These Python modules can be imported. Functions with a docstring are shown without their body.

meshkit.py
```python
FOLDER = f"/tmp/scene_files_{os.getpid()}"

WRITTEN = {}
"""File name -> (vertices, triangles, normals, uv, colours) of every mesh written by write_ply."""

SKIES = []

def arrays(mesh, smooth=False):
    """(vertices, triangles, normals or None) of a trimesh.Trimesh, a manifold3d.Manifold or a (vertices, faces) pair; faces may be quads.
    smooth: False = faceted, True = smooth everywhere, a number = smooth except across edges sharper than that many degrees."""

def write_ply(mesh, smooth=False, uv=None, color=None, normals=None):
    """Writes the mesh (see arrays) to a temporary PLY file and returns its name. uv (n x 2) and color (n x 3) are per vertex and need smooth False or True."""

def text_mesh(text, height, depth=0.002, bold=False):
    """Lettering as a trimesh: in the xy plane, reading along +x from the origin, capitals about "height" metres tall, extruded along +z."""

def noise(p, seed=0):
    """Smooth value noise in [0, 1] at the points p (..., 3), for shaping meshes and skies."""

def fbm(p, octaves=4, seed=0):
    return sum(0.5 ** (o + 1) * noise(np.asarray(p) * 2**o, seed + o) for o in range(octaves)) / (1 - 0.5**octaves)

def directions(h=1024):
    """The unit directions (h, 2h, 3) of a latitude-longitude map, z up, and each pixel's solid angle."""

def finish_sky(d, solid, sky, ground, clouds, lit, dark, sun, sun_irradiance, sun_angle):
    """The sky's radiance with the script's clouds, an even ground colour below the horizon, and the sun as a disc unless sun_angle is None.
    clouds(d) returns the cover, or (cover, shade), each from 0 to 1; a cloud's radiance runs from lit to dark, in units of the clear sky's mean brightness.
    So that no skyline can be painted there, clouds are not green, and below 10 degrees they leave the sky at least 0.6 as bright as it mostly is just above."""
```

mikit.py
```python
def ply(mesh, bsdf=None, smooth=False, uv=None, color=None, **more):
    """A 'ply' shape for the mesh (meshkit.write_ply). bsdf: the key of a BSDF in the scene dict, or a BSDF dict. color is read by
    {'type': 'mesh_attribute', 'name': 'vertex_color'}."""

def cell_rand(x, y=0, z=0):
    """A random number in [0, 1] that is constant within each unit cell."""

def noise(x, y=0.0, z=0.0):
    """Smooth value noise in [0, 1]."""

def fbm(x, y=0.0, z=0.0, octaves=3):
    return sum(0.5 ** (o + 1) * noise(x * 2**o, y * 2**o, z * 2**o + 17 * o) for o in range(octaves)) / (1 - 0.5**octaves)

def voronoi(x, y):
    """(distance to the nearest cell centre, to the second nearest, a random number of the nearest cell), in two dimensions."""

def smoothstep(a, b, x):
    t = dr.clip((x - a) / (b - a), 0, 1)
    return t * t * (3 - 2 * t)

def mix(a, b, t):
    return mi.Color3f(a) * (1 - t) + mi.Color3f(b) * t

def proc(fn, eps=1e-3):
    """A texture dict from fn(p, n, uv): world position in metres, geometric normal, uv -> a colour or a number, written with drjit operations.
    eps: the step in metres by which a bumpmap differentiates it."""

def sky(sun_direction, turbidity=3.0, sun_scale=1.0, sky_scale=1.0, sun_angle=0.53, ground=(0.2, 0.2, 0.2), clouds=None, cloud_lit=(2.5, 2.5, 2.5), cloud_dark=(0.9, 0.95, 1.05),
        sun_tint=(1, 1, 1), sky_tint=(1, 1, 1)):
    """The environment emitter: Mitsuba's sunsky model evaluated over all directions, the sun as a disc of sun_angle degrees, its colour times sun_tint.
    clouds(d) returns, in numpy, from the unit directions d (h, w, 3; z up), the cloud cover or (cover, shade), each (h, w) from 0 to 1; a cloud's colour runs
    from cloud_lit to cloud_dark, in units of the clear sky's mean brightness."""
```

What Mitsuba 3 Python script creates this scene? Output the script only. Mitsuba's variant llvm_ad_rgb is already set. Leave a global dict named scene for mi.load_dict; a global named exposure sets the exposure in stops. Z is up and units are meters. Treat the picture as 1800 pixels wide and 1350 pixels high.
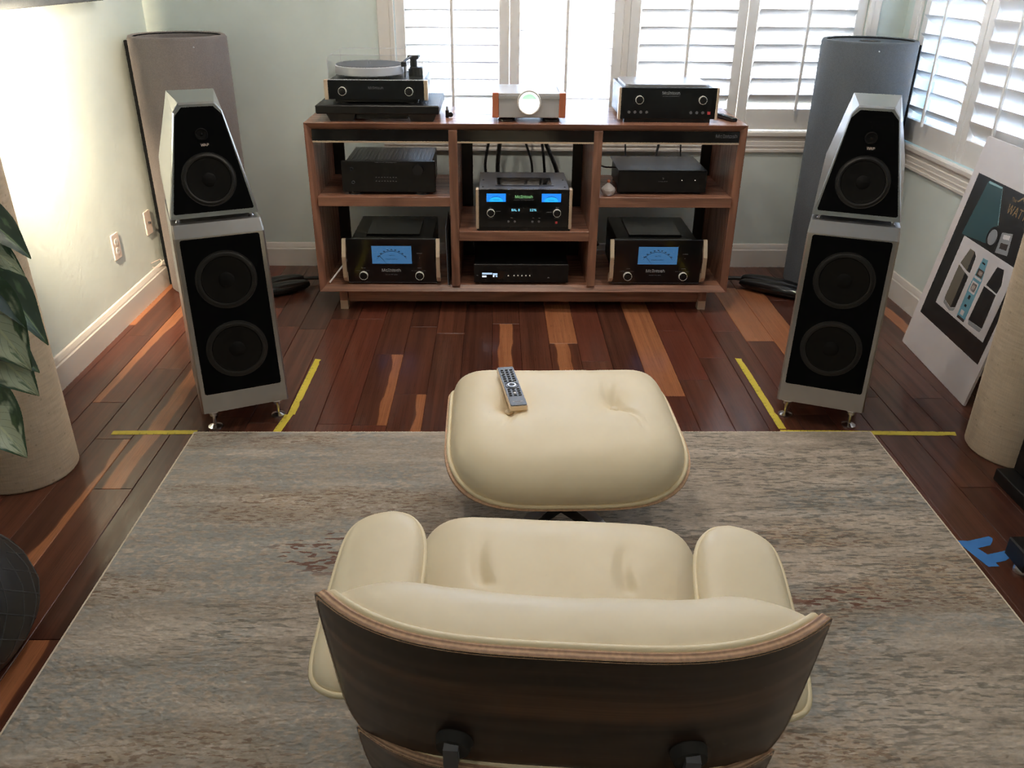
import math, random
import numpy as np, trimesh, drjit as dr, mitsuba as mi, mikit, meshkit
from mikit import proc, noise, fbm, voronoi, cell_rand, smoothstep, mix
from shapely.geometry import Polygon, box as sbox, Point
from shapely.ops import unary_union

T = mi.ScalarTransform4f
scene, labels = {}, {}
rng = np.random.default_rng(7)


def C(r, g, b):
    """sRGB 0..255 to linear."""
    c = np.array([r, g, b]) / 255.0
    return [float(x) for x in np.where(c <= 0.04045, c / 12.92, ((c + 0.055) / 1.055) ** 2.4)]


# ------------------------------------------------------------------ camera, sky, exposure
CAM = np.array([0.0, 0.0, 1.55])
PITCH, YAW, ROLL = 0.46872513, 0.02055068, -0.00981375
F_PX = 1466.56
_f = np.array([math.sin(YAW) * math.cos(PITCH), math.cos(YAW) * math.cos(PITCH), -math.sin(PITCH)])
_r = np.array([math.cos(YAW), -math.sin(YAW), 0.0])
_d = np.cross(_f, _r)
_down = -math.sin(ROLL) * _r + math.cos(ROLL) * _d
scene['camera'] = {'type': 'perspective', 'fov_axis': 'x', 'fov': math.degrees(2 * math.atan(900 / F_PX)),
                   'near_clip': 0.05, 'far_clip': 200.0,
                   'to_world': T().look_at(origin=CAM.tolist(), target=(CAM + _f).tolist(), up=(-_down).tolist())}
scene['sky'] = mikit.sky(sun_direction=(-0.16, 0.62, 0.95), turbidity=3.5, sun_scale=26.0, sky_scale=28.0, ground=(0.42, 0.42, 0.40))
exposure = 0.12
scene['sky']['sampling_weight'] = 8.0
WARM = [1.0, 0.89, 0.76]
LAMP_W, CAN_W = 24000.0, 160.0


def area(rgb, k, weight=0.03):
    return {'type': 'area', 'sampling_weight': float(weight), 'radiance': {'type': 'rgb', 'value': [float(c * k) for c in rgb]}}


# ------------------------------------------------------------------ scene helpers
def unique(key):
    if key not in scene and key not in USED:
        USED.add(key)
        return key
    n = 1
    while f'{key}_{n:03d}' in scene or f'{key}_{n:03d}' in USED:
        n += 1
    USED.add(f'{key}_{n:03d}')
    return f'{key}_{n:03d}'


USED = set()


def put(name, mesh, bsdf, parent=None, smooth=False, label=None, emit=None, uv=None, stuff=False):
    key = unique(name if parent is None else parent + '__' + name)
    d = mikit.ply(mesh, bsdf, smooth=smooth, uv=uv)
    if emit is not None:
        d['emitter'] = emit
    scene[key] = d
    if label or stuff:
        labels[key] = {}
        if label: labels[key]['label'] = label
        if stuff: labels[key]['kind'] = 'stuff'
    return key


def thing(name, label, cat, group=None, kind=None):
    key = unique(name)
    labels[key] = {'label': label, 'category': cat}
    if group: labels[key]['group'] = group
    if kind: labels[key]['kind'] = kind
    return key


def tag(key, label, cat, group=None, kind=None):
    labels[key] = {'label': label, 'category': cat}
    if group: labels[key]['group'] = group
    if kind: labels[key]['kind'] = kind
    return key


def struct(key, **more):
    labels[key] = {'kind': 'structure', **more}
    return key


# ------------------------------------------------------------------ mesh helpers
cat = trimesh.util.concatenate


def cbox(x0, x1, y0, y1, z0, z1, r=0.0):
    """A box, its edges chamfered by r."""
    if r <= 0:
        m = trimesh.creation.box((x1 - x0, y1 - y0, z1 - z0))
        m.apply_translation(((x0 + x1) / 2, (y0 + y1) / 2, (z0 + z1) / 2))
        return m
    pts = []
    for sx in (0, 1):
        for sy in (0, 1):
            for sz in (0, 1):
                p = np.array([(x0, x1)[sx], (y0, y1)[sy], (z0, z1)[sz]])
                s = np.array([1 - 2 * sx, 1 - 2 * sy, 1 - 2 * sz]) * r
                for k in range(3):
                    q = p + s
                    q[k] = p[k]
                    pts.append(q)
    return trimesh.convex.convex_hull(np.array(pts))


def hull(pts):
    return trimesh.convex.convex_hull(np.array(pts, float))


def prism(poly, z0, z1, axis='z'):
    """Extrudes a shapely polygon (or a list of points). axis z: (x,y); axis y: the polygon is (x,z) and z0..z1 run along y; axis x: (y,z)."""
    if not hasattr(poly, 'exterior') and not hasattr(poly, 'geoms'):
        poly = Polygon(poly)
    ms = [trimesh.creation.extrude_polygon(g, z1 - z0, engine='earcut') for g in getattr(poly, 'geoms', [poly])]
    m = cat(ms)
    m.apply_translation((0, 0, z0))
    v = m.vertices.copy()
    if axis == 'y':
        m.vertices = v[:, [0, 2, 1]]
        m.invert()
    elif axis == 'x':
        m.vertices = v[:, [2, 0, 1]]
    return m


def rrect(x0, x1, y0, y1, r, n=6):
    return sbox(x0 + r, y0 + r, x1 - r, y1 - r).buffer(r, quad_segs=n)


def lathe(profile, n=48):
    return trimesh.creation.revolve(np.array(profile, float), sections=n)


def cyl(r, z0, z1, n=32, x=0, y=0):
    m = lathe([(0, z0), (r, z0), (r, z1), (0, z1)], n)
    m.apply_translation((x, y, 0))
    return m


def tube(path, r, n=10, closed=False):
    path = np.asarray(path, float)
    k = len(path)
    tan = np.roll(path, -1, 0) - np.roll(path, 1, 0)
    if not closed:
        tan[0], tan[-1] = path[1] - path[0], path[-1] - path[-2]
    tan /= np.linalg.norm(tan, axis=1, keepdims=True)
    rr = np.broadcast_to(np.asarray(r, float), (k,))
    ref = np.array([0, 0, 1.0]) if abs(tan[0][2]) < 0.9 else np.array([1.0, 0, 0])
    us = []
    u = np.cross(tan[0], ref)
    u /= np.linalg.norm(u)
    for t in tan:
        u = u - t * np.dot(u, t)
        u /= np.linalg.norm(u)
        us.append(u)
    us = np.array(us)
    ws = np.cross(tan, us)
    a = np.linspace(0, 2 * np.pi, n, endpoint=False)
    v = (path[:, None] + rr[:, None, None] * (np.cos(a)[None, :, None] * us[:, None] + np.sin(a)[None, :, None] * ws[:, None])).reshape(-1, 3)
    f = []
    for i in range(k if closed else k - 1):
        j = (i + 1) % k
        for q in range(n):
            p = (q + 1) % n
            f += [[i * n + q, j * n + q, j * n + p], [i * n + q, j * n + p, i * n + p]]
    if not closed:
        v = np.vstack([v, path[0], path[-1]])
        c0, c1 = len(v) - 2, len(v) - 1
        for q in range(n):
            p = (q + 1) % n
            f += [[c0, q, p], [c1, (k - 1) * n + p, (k - 1) * n + q]]
    m = trimesh.Trimesh(v, np.array(f), process=False)
    if m.volume < 0:
        m.invert()
    return m


def spline(pts, n=40):
    """Catmull-Rom through the points."""
    p = np.asarray(pts, float)
    p = np.vstack([2 * p[0] - p[1], p, 2 * p[-1] - p[-2]])
    out = []
    m = len(p) - 3
    for t in np.linspace(0, m - 1e-9, n):
        i = int(t)
        s = t - i
        a, b, c, d = p[i:i + 4]
        out.append(0.5 * (2 * b + (c - a) * s + (2 * a - 5 * b + 4 * c - d) * s * s + (3 * b - a - 3 * c + d) * s ** 3))
    return np.array(out)


def rotz(m, deg, at=(0, 0, 0)):
    m.apply_transform(trimesh.transformations.rotation_matrix(math.radians(deg), (0, 0, 1), at))
    return m


def rot(m, deg, axis, at=(0, 0, 0)):
    m.apply_transform(trimesh.transformations.rotation_matrix(math.radians(deg), axis, at))
    return m


def move(m, x=0, y=0, z=0):
    m.apply_translation((x, y, z))
    return m


def face_y(m):
    """From the xy plane (z out) to the xz plane facing -y."""
    v = m.vertices
    m.vertices = np.stack([v[:, 0], -v[:, 2], v[:, 1]], 1)
    return m


def text(s, h, depth=0.0008, bold=False, centre=True):
    m = meshkit.text_mesh(s, h, depth, bold)
    if centre:
        m.apply_translation((-(m.bounds[0][0] + m.bounds[1][0]) / 2, 0, 0))
    return m


def ring(r, w, d, n=40):
    """A flat ring in xz facing -y, centre at the origin, front at y=-d."""
    m = lathe([(r - w, 0), (r, 0), (r, d * 0.7), (r - w * 0.5, d), (r - w, d * 0.7), (r - w, 0)], n)
    return face_y(m)


# ------------------------------------------------------------------ materials
def principled(rgb, rough=0.5, **more):
    c = rgb if isinstance(rgb, dict) else {'type': 'rgb', 'value': rgb}
    return {'type': 'twosided', 'bsdf': {'type': 'principled', 'base_color': c, 'roughness': rough, **more}}


def bumped(inner, fn, scale, eps=1e-3):
    return {'type': 'twosided', 'bsdf': {'type': 'bumpmap', 'arbitrary': proc(fn, eps), 'scale': scale, 'bsdf': inner}}


def wall_colour(p, n, uv):
    return mix(C(226, 235, 229), C(219, 229, 223), fbm(p.x * 9 + p.y * 7, p.z * 9, 0.0, octaves=2))


def wall_bump(p, n, uv):
    return fbm((p.x + p.y) * 90, p.z * 90, (p.x - p.y) * 40, octaves=2)


scene['wall_paint'] = bumped({'type': 'principled', 'base_color': proc(wall_colour), 'roughness': 0.7}, wall_bump, 0.0012, 0.003)
scene['white_trim'] = principled(C(236, 230, 222), 0.35)
scene['shutter_white'] = principled(C(240, 237, 232), 0.4)
scene['ceiling_paint'] = principled(C(235, 232, 225), 0.8)


def plank_colour(p, n, uv):
    sid = dr.floor(uv.x / 10.0)
    x = uv.x - sid * 10.0          # 0..1 across the plank
    style = dr.floor(uv.y / 100.0)
    y = uv.y - style * 100.0       # metres along
    r1, r2, r3 = cell_rand(sid, 1, 0), cell_rand(sid, 2, 0), cell_rand(sid, 3, 0)
    streak = fbm(x * 7 + r1 * 50, y * 1.3 + r2 * 30, sid, octaves=4)
    fine = noise(x * 55 + r1 * 90, y * 5 + r2 * 11, sid)
    pore = smoothstep(0.72, 0.9, noise(x * 90 + 3, y * 16, sid))
    dark, mid = mi.Color3f(C(58, 34, 28)), mi.Color3f(C(98, 58, 44))
    red = mi.Color3f(C(104, 54, 42))
    base = mix(dark, mid, dr.clip(r2 * 0.65 + (streak - 0.45) * 1.0, 0, 1))
    base = mix(base, red, dr.clip((r3 - 0.5) * 1.3, 0, 0.7))
    light = mix(C(172, 114, 78), C(140, 84, 56), streak)
    wob = x + (fbm(y * 2.2 + r1 * 40, sid, 0.0, octaves=4) - 0.5) * 0.7
    sap_l = smoothstep(0.42, 0.34, wob)
    sap_r = smoothstep(0.52, 0.62, wob)
    wom = x + (wob - x) * 0.45
    sap_m = smoothstep(0.18, 0.26, wom) * smoothstep(0.74, 0.66, wom)
    sap = dr.select(style == 1, 1.0, dr.select(style == 2, sap_l, dr.select(style == 3, sap_r, dr.select(style == 4, sap_m, 0.0))))
    edge = smoothstep(0.0, 0.25, sap) * smoothstep(1.0, 0.6, sap)
    c = mix(base, light, sap)
    c = mix(c, C(58, 30, 24), edge * 0.5 * dr.select(style == 1, 0.0, 1.0))
    c = c * (0.88 + 0.24 * fine)
    return mix(c, c * 0.6, pore * 0.5)


def floor_bump(p, n, uv):
    return noise(p.x * 30, p.y * 6) * 0.4 + noise(p.x * 5, p.y * 2.0)


def floor_rough(p, n, uv):
    return 0.14 + 0.12 * fbm(p.x * 3, p.y * 3, 0.0, octaves=3) + 0.12 * smoothstep(0.62, 0.75, noise(p.x * 60, p.y * 8))


scene['floor_wood'] = {'type': 'twosided', 'bsdf': {'type': 'bumpmap', 'arbitrary': proc(floor_bump), 'scale': 0.0004,
                       'bsdf': {'type': 'principled', 'base_color': proc(plank_colour), 'roughness': proc(floor_rough), 'specular': 0.5}}}
scene['floor_gap'] = principled(C(30, 18, 14), 0.8)


def walnut(dark, midc, lightc, sx, sy):
    def fn(p, n, uv):
        w = fbm(uv.x * 2.2 * sx, uv.y * 9 * sy, 0.0, octaves=3)
        g = 0.5 + 0.5 * dr.sin((uv.y * 55 * sy + w * 16))
        fine = noise(uv.x * 9 * sx, uv.y * 420 * sy)
        big = fbm(uv.x * 1.2 * sx, uv.y * 14 * sy, 3.0, octaves=2)
        c = mix(dark, midc, dr.clip(g * 0.6 + big * 0.5, 0, 1))
        c = mix(c, lightc, smoothstep(0.48, 0.72, big) * 0.7)
        return c * (0.82 + 0.36 * fine)
    return fn


def walnut_world(p, n, uv):
    """Console walnut: grain along x on level and front faces, along z on upright members by the stored uv."""
    w = fbm(uv.x * 2.0, uv.y * 14, 0.0, octaves=3)
    g = 0.5 + 0.5 * dr.sin(uv.y * 130 + w * 22)
    fine = noise(uv.x * 10, uv.y * 500)
    c = mix(C(98, 66, 53), C(160, 114, 92), dr.clip(g * 0.45 + w * 0.6, 0, 1))
    return c * (0.84 + 0.3 * fine)


scene['console_walnut'] = principled(proc(walnut_world), 0.28, specular=0.5)
scene['chair_walnut'] = principled(proc(walnut(C(18, 13, 12), C(48, 32, 25), C(98, 64, 43), 1.0, 1.6)), 0.33, specular=0.5)


def ply_edge(p, n, uv):
    lam = noise(uv.y * 6.0, 0.0, 0.0)
    lay = 0.5 + 0.5 * dr.sin(uv.y * 6.2832 * 2.5)
    fine = noise(uv.x * 260, uv.y * 3)
    return mix(C(148, 112, 90), C(216, 178, 146), dr.clip(lay * 0.8, 0, 1)) * (0.85 + 0.3 * fine)


scene['ply_edge'] = principled(proc(ply_edge), 0.45)


def leather_colour(p, n, uv):
    return mix(C(232, 218, 190), C(224, 209, 179), fbm(p.x * 7, p.y * 7, p.z * 7, octaves=3))


def leather_bump(p, n, uv):
    return fbm(p.x * 260, p.y * 260, p.z * 260, octaves=2) * 0.35 + fbm(p.x * 22, p.y * 22, p.z * 22, octaves=2)


scene['leather'] = bumped({'type': 'principled', 'base_color': proc(leather_colour), 'roughness': 0.42, 'specular': 0.5}, leather_bump, 0.0012, 0.002)
scene['welt'] = principled(C(230, 215, 182), 0.4)
scene['leather_under'] = principled(C(222, 214, 192), 0.5)


def rug_colour(p, n, uv):
    x, y = p.x, p.y
    thread = noise(x * 40, y * 260)                               # long thin streaks across
    tuft = fbm(x * 120, y * 150, 1.0, octaves=3)
    mott = fbm(x * 62, y * 95, 5.0, octaves=3)
    long = fbm(x * 2.4, y * 22, 0.0, octaves=4)
    blue_zone = fbm(x * 1.5 + 20, y * 3.6 + 7, 2.0, octaves=4) + 0.10 * smoothstep(-0.55, -1.05, x)
    brown_zone = fbm(x * 1.5 + 51, y * 5.0 + 2, 6.0, octaves=4)
    zone = fbm(x * 1.4 + 4, y * 2.5, 0.0, octaves=3)
    c = mix(C(190, 175, 160), C(214, 199, 184), smoothstep(0.3, 0.7, long))
    c = mix(c, C(142, 150, 152), smoothstep(0.46, 0.68, blue_zone) * smoothstep(0.22, 0.66, mott) * 0.62)
    c = mix(c, C(184, 158, 130), smoothstep(0.52, 0.70, brown_zone) * smoothstep(0.25, 0.65, mott) * 0.5)
    spot = fbm(x * 55, y * 190, 9.0, octaves=3)
    c = mix(c, C(128, 100, 80), smoothstep(0.54, 0.68, spot) * smoothstep(0.50, 0.68, brown_zone) * 0.6)
    dark = fbm(x * 30, y * 150, 13.0, octaves=4)
    c = mix(c, C(106, 106, 100), smoothstep(0.52, 0.68, dark) * smoothstep(0.42, 0.60, zone) * 0.6)
    dye = dr.maximum(dr.exp(-(dr.square((x + 0.42) / 0.22) + dr.square((y - 1.96) / 0.10))), dr.exp(-(dr.square((x - 0.95) / 0.25) + dr.square((y - 1.75) / 0.06))) * 0.6)
    rust = smoothstep(0.60, 0.68, fbm(x * 34, y * 110, 17.0, octaves=2) + 0.14 * dye - 0.06)
    c = mix(c, C(120, 76, 62), rust * smoothstep(0.1, 0.5, dye) * 0.8)
    return c * (0.60 + 0.22 * thread + 0.34 * tuft + 0.28 * mott) * 0.76


def rug_bump(p, n, uv):
    return fbm(p.x * 150, p.y * 190, 0.0, octaves=2) + 0.5 * fbm(p.x * 30, p.y * 60, 4.0, octaves=2)


scene['rug_pile'] = bumped({'type': 'principled', 'base_color': proc(rug_colour), 'roughness': 0.95, 'sheen': 0.3, 'specular': 0.1}, rug_bump, 0.006, 0.002)
scene['rug_binding'] = principled(C(214, 200, 180), 0.8)

scene['speaker_silver'] = principled(C(164, 163, 162), 0.24, metallic=0.86, clearcoat=1.0, clearcoat_gloss=0.95, specular=0.5)


def cloth_fn(ca, cb, s):
    def fn(p, n, uv):
        a = noise(p.x * s + p.y * s, p.z * s * 1.6, (p.x - p.y) * s)
        b = fbm(p.x * 14 + p.y * 9, p.z * 5, p.y * 14, octaves=3)
        return mix(ca, cb, dr.clip(a * 0.55 + b * 0.45, 0, 1))
    return fn


def cloth_bump(p, n, uv):
    return noise((p.x + p.y) * 260, p.z * 420, (p.x - p.y) * 260)


scene['grille_cloth'] = bumped({'type': 'principled', 'base_color': {'type': 'rgb', 'value': C(7, 8, 10)}, 'roughness': 0.95, 'specular': 0.05}, cloth_bump, 0.0008, 0.001)
scene['driver_dark'] = principled(C(12, 12, 13), 0.6, specular=0.12)
scene['driver_ring'] = principled(C(25, 25, 26), 0.5, specular=0.25)
scene['grey_fabric'] = principled(proc(cloth_fn(C(122, 116, 116), C(146, 138, 136), 190)), 0.95, specular=0.1)
scene['slate_fabric'] = principled(proc(cloth_fn(C(90, 96, 101), C(114, 120, 125), 190)), 0.95, specular=0.1)


def linen(p, n, uv):
    a = fbm(p.z * 200, (p.x + p.y) * 20, (p.x - p.y) * 12, octaves=2)
    b = noise(p.z * 60, (p.x + p.y) * 420, (p.x - p.y) * 300)
    speck = smoothstep(0.86, 0.93, noise(p.x * 70, p.y * 70, p.z * 70))
    c = mix(C(176, 158, 136), C(208, 190, 168), dr.clip(a * 0.7 + b * 0.3, 0, 1))
    return mix(c, C(120, 100, 82), speck * 0.3)


scene['linen_fabric'] = principled(proc(linen), 0.95, specular=0.1)
scene['black_felt'] = principled(C(24, 26, 28), 0.9, specular=0.1)
scene['tube_cap'] = principled(C(70, 80, 90), 0.7)
scene['black_gloss'] = principled(C(9, 10, 12), 0.08, specular=0.5)
scene['black_satin'] = principled(C(12, 13, 15), 0.4, specular=0.3)
scene['black_metal'] = principled(C(26, 27, 30), 0.35, metallic=0.3)
scene['grey_metal'] = principled(C(96, 98, 104), 0.3, metallic=0.6)
scene['black_rubber'] = principled(C(18, 18, 19), 0.7)
scene['cable_black'] = principled(C(24, 25, 27), 0.45)
scene['champagne_metal'] = principled(C(226, 204, 178), 0.3, metallic=0.5)
scene['chrome'] = principled(C(225, 225, 228), 0.12, metallic=1.0)
scene['bright_ring'] = principled(C(238, 236, 230), 0.25, metallic=0.2)
scene['brushed_silver'] = principled(C(206, 206, 210), 0.3, metallic=0.8)
scene['silver_paint'] = principled(C(190, 188, 190), 0.35, metallic=0.3)
scene['copper'] = principled(C(216, 132, 100), 0.3, metallic=0.7)
scene['acrylic_frost'] = principled(C(200, 202, 208), 0.35, specular=0.5)
scene['acrylic_clear'] = {'type': 'thindielectric', 'int_ior': 1.49}
scene['pane_glass'] = {'type': 'thindielectric', 'int_ior': 1.5}
scene['crystal'] = {'type': 'principled', 'base_color': {'type': 'rgb', 'value': C(240, 232, 228)}, 'roughness': 0.15, 'spec_trans': 0.4, 'specular': 0.6}
scene['mat_grey'] = principled(C(92, 96, 104), 0.7)
scene['print_grey'] = principled(C(150, 152, 155), 0.5)
scene['print_dim'] = principled(C(96, 98, 102), 0.5)
scene['print_pink'] = principled(C(206, 190, 180), 0.5)
scene['red_button'] = principled(C(196, 70, 74), 0.4)
scene['outlet_plastic'] = principled(C(244, 226, 212), 0.35)
scene['slot_dark'] = principled(C(60, 52, 48), 0.6)
scene['tape_ink'] = principled(C(90, 80, 30), 0.7)
scene['meter_ink'] = principled(C(18, 34, 52), 0.6)


def tape_yellow(p, n, uv):
    return mix(C(226, 204, 78), C(206, 184, 62), fbm(p.x * 14, p.y * 14, 0.0, octaves=2))


scene['tape_paper'] = principled(proc(tape_yellow), 0.6)


def tape_blue(p, n, uv):
    return mix(C(52, 116, 190), C(66, 132, 204), fbm(p.x * 30, p.y * 30, 0.0, octaves=2))


scene['tape_blue'] = principled(proc(tape_blue), 0.6)
scene['foam_board'] = principled(C(228, 222, 222), 0.5)
scene['foam_edge'] = principled(C(190, 178, 164), 0.7)
scene['print_black'] = principled(C(30, 31, 33), 0.35)
scene['print_teal'] = principled(C(52, 82, 88), 0.3)
scene['print_teal_light'] = principled(C(150, 190, 196), 0.3)
scene['print_white'] = principled(C(226, 222, 224), 0.4)
scene['print_olive'] = principled(C(112, 106, 94), 0.35)
scene['print_cyan'] = principled(C(112, 166, 184), 0.35)
scene['print_gold'] = principled(C(150, 122, 84), 0.4)
scene['remote_grey'] = principled(C(112, 116, 124), 0.3, metallic=0.4)
scene['remote_button'] = principled(C(36, 38, 42), 0.5)
scene['glow_off'] = principled(C(20, 20, 22), 0.4)
scene['concrete'] = principled(C(214, 210, 202), 0.9)


def leaf_colour(p, n, uv):
    a = dr.abs(uv.x)                       # 0 midrib .. 1 edge
    vein = dr.abs(dr.sin((uv.y * 13 - a * 3.0) * 3.1416))
    w = fbm(uv.x * 3.5, uv.y * 8, 0.0, octaves=3)
    pale = smoothstep(0.72, 0.45, a + (w - 0.5) * 0.9)
    c = mix(C(40, 66, 44), C(176, 186, 160), pale * 0.85)
    c = mix(c, C(70, 96, 64), smoothstep(0.55, 0.75, w) * 0.8)
    c = mix(c, C(46, 70, 48), smoothstep(0.25, 0.05, vein) * 0.35)
    return mix(c, C(190, 196, 160), smoothstep(0.07, 0.02, a) * 0.7)


def leaf_dark(p, n, uv):
    w = fbm(uv.x * 4, uv.y * 9, 0.0, octaves=3)
    c = mix(C(34, 54, 40), C(72, 96, 66), smoothstep(0.45, 0.75, w))
    return mix(c, C(120, 140, 100), smoothstep(0.06, 0.02, dr.abs(uv.x)) * 0.6)


scene['leaf_pale'] = principled(proc(leaf_colour), 0.32, specular=0.5)
scene['leaf_dark'] = principled(proc(leaf_dark), 0.32, specular=0.5)
scene['stem_green'] = principled(C(96, 122, 72), 0.5)
scene['soil'] = principled(C(50, 38, 30), 0.95)
scene['planter_black'] = principled(C(13, 15, 17), 0.5)
scene['planter_line'] = principled(C(36, 41, 44), 0.5)

# ------------------------------------------------------------------ the setting
XL, XR, YB, YF, ZC = -1.755, 2.065, 4.56, -2.2, 2.6
WX0, WX1, WZ0, WZ1 = -0.515, 1.865, 0.755, 2.16       # back window opening
SY0, SY1 = 2.03, 4.385                                # right window opening along y
struct(put('wall_left', cbox(XL - 0.12, XL, YF - 0.12, YB + 0.14, 0, ZC), 'wall_paint'))
struct(put('wall_front', cbox(XL, XR, YF - 0.12, YF, 0, ZC), 'wall_paint'))
struct(put('wall_back', prism(sbox(XL, 0, XR, ZC).difference(sbox(WX0, WZ0, WX1, WZ1)), YB, YB + 0.14, 'y'), 'wall_paint'))
struct(put('wall_right', prism(sbox(YF - 0.12, 0, YB + 0.14, ZC).difference(sbox(SY0, WZ0, SY1, WZ1)), XR, XR + 0.14, 'x'), 'wall_paint'))
struct(put('ceiling', cbox(XL - 0.12, XR + 0.14, YF - 0.12, YB + 0.14, ZC, ZC + 0.1), 'ceiling_paint'))
struct(put('terrace', cbox(-14, 16, YB + 0.145, 26, -0.34, -0.14), 'concrete'))
struct(put('terrace', cbox(XR + 0.145, 16, -14, YB + 0.144, -0.34, -0.14), 'concrete'))

# floor: a dark bed with each plank a part
fl = struct(put('floor', cbox(XL - 0.12, XR + 0.14, YF - 0.12, YB + 0.14, -0.12, -0.013), 'floor_gap'))
PW = 0.130
X0 = 0.889 - PW * 21
special = {  # (column index from seam .889 going left): list of (y_far, y_near, style)
}


def col(x):
    return int(math.floor((x - X0) / PW))


def plan(x, spans):
    special[col(x)] = spans


plan(0.31, [(4.56, 3.47, 1), (3.47, 2.85, 4), (2.85, 1.9, 0)])
plan(0.69, [(4.56, 2.955, 1), (2.955, 2.2, 0)])
plan(0.82, [(4.56, 3.62, 0), (3.62, 3.10, 5), (3.10, 2.3, 0)])
plan(-0.33, [(4.56, 3.66, 0), (3.66, 2.97, 0), (2.97, 2.2, 3)])
plan(-0.46, [(4.56, 3.35, 0), (3.35, 2.72, 3), (2.72, 2.0, 0)])
plan(-1.36, [(4.56, 3.2, 0), (3.2, 2.62, 0), (2.62, 1.3, 3), (1.3, -0.4, 0)])
plan(-1.23, [(4.56, 3.75, 0), (3.75, 2.30, 4), (2.30, 1.1, 0)])
plan(-1.49, [(4.56, 2.9, 2), (2.9, 1.8, 0)])
plan(-1.10, [(4.56, 3.9, 0), (3.9, 3.1, 2), (3.1, 1.62, 0), (1.62, 0.4, 2)])
plan(-1.62, [(4.56, 3.55, 0), (3.55, 2.4, 0)])
plan(1.99, [(4.56, 3.95, 0), (3.95, 3.15, 2), (3.15, 2.2, 0)])
plan(1.60, [(4.56, 4.2, 0), (4.2, 3.35, 3), (3.35, 2.3, 0)])
plan(1.21, [(4.56, 4.2, 0), (4.2, 3.5, 1), (3.5, 2.8, 0)])
plan(0.04, [(4.56, 3.7, 0), (3.7, 3.0, 4)])
sid = 0
prng = random.Random(11)
ncol = int(math.ceil((XR - X0) / PW))
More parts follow.
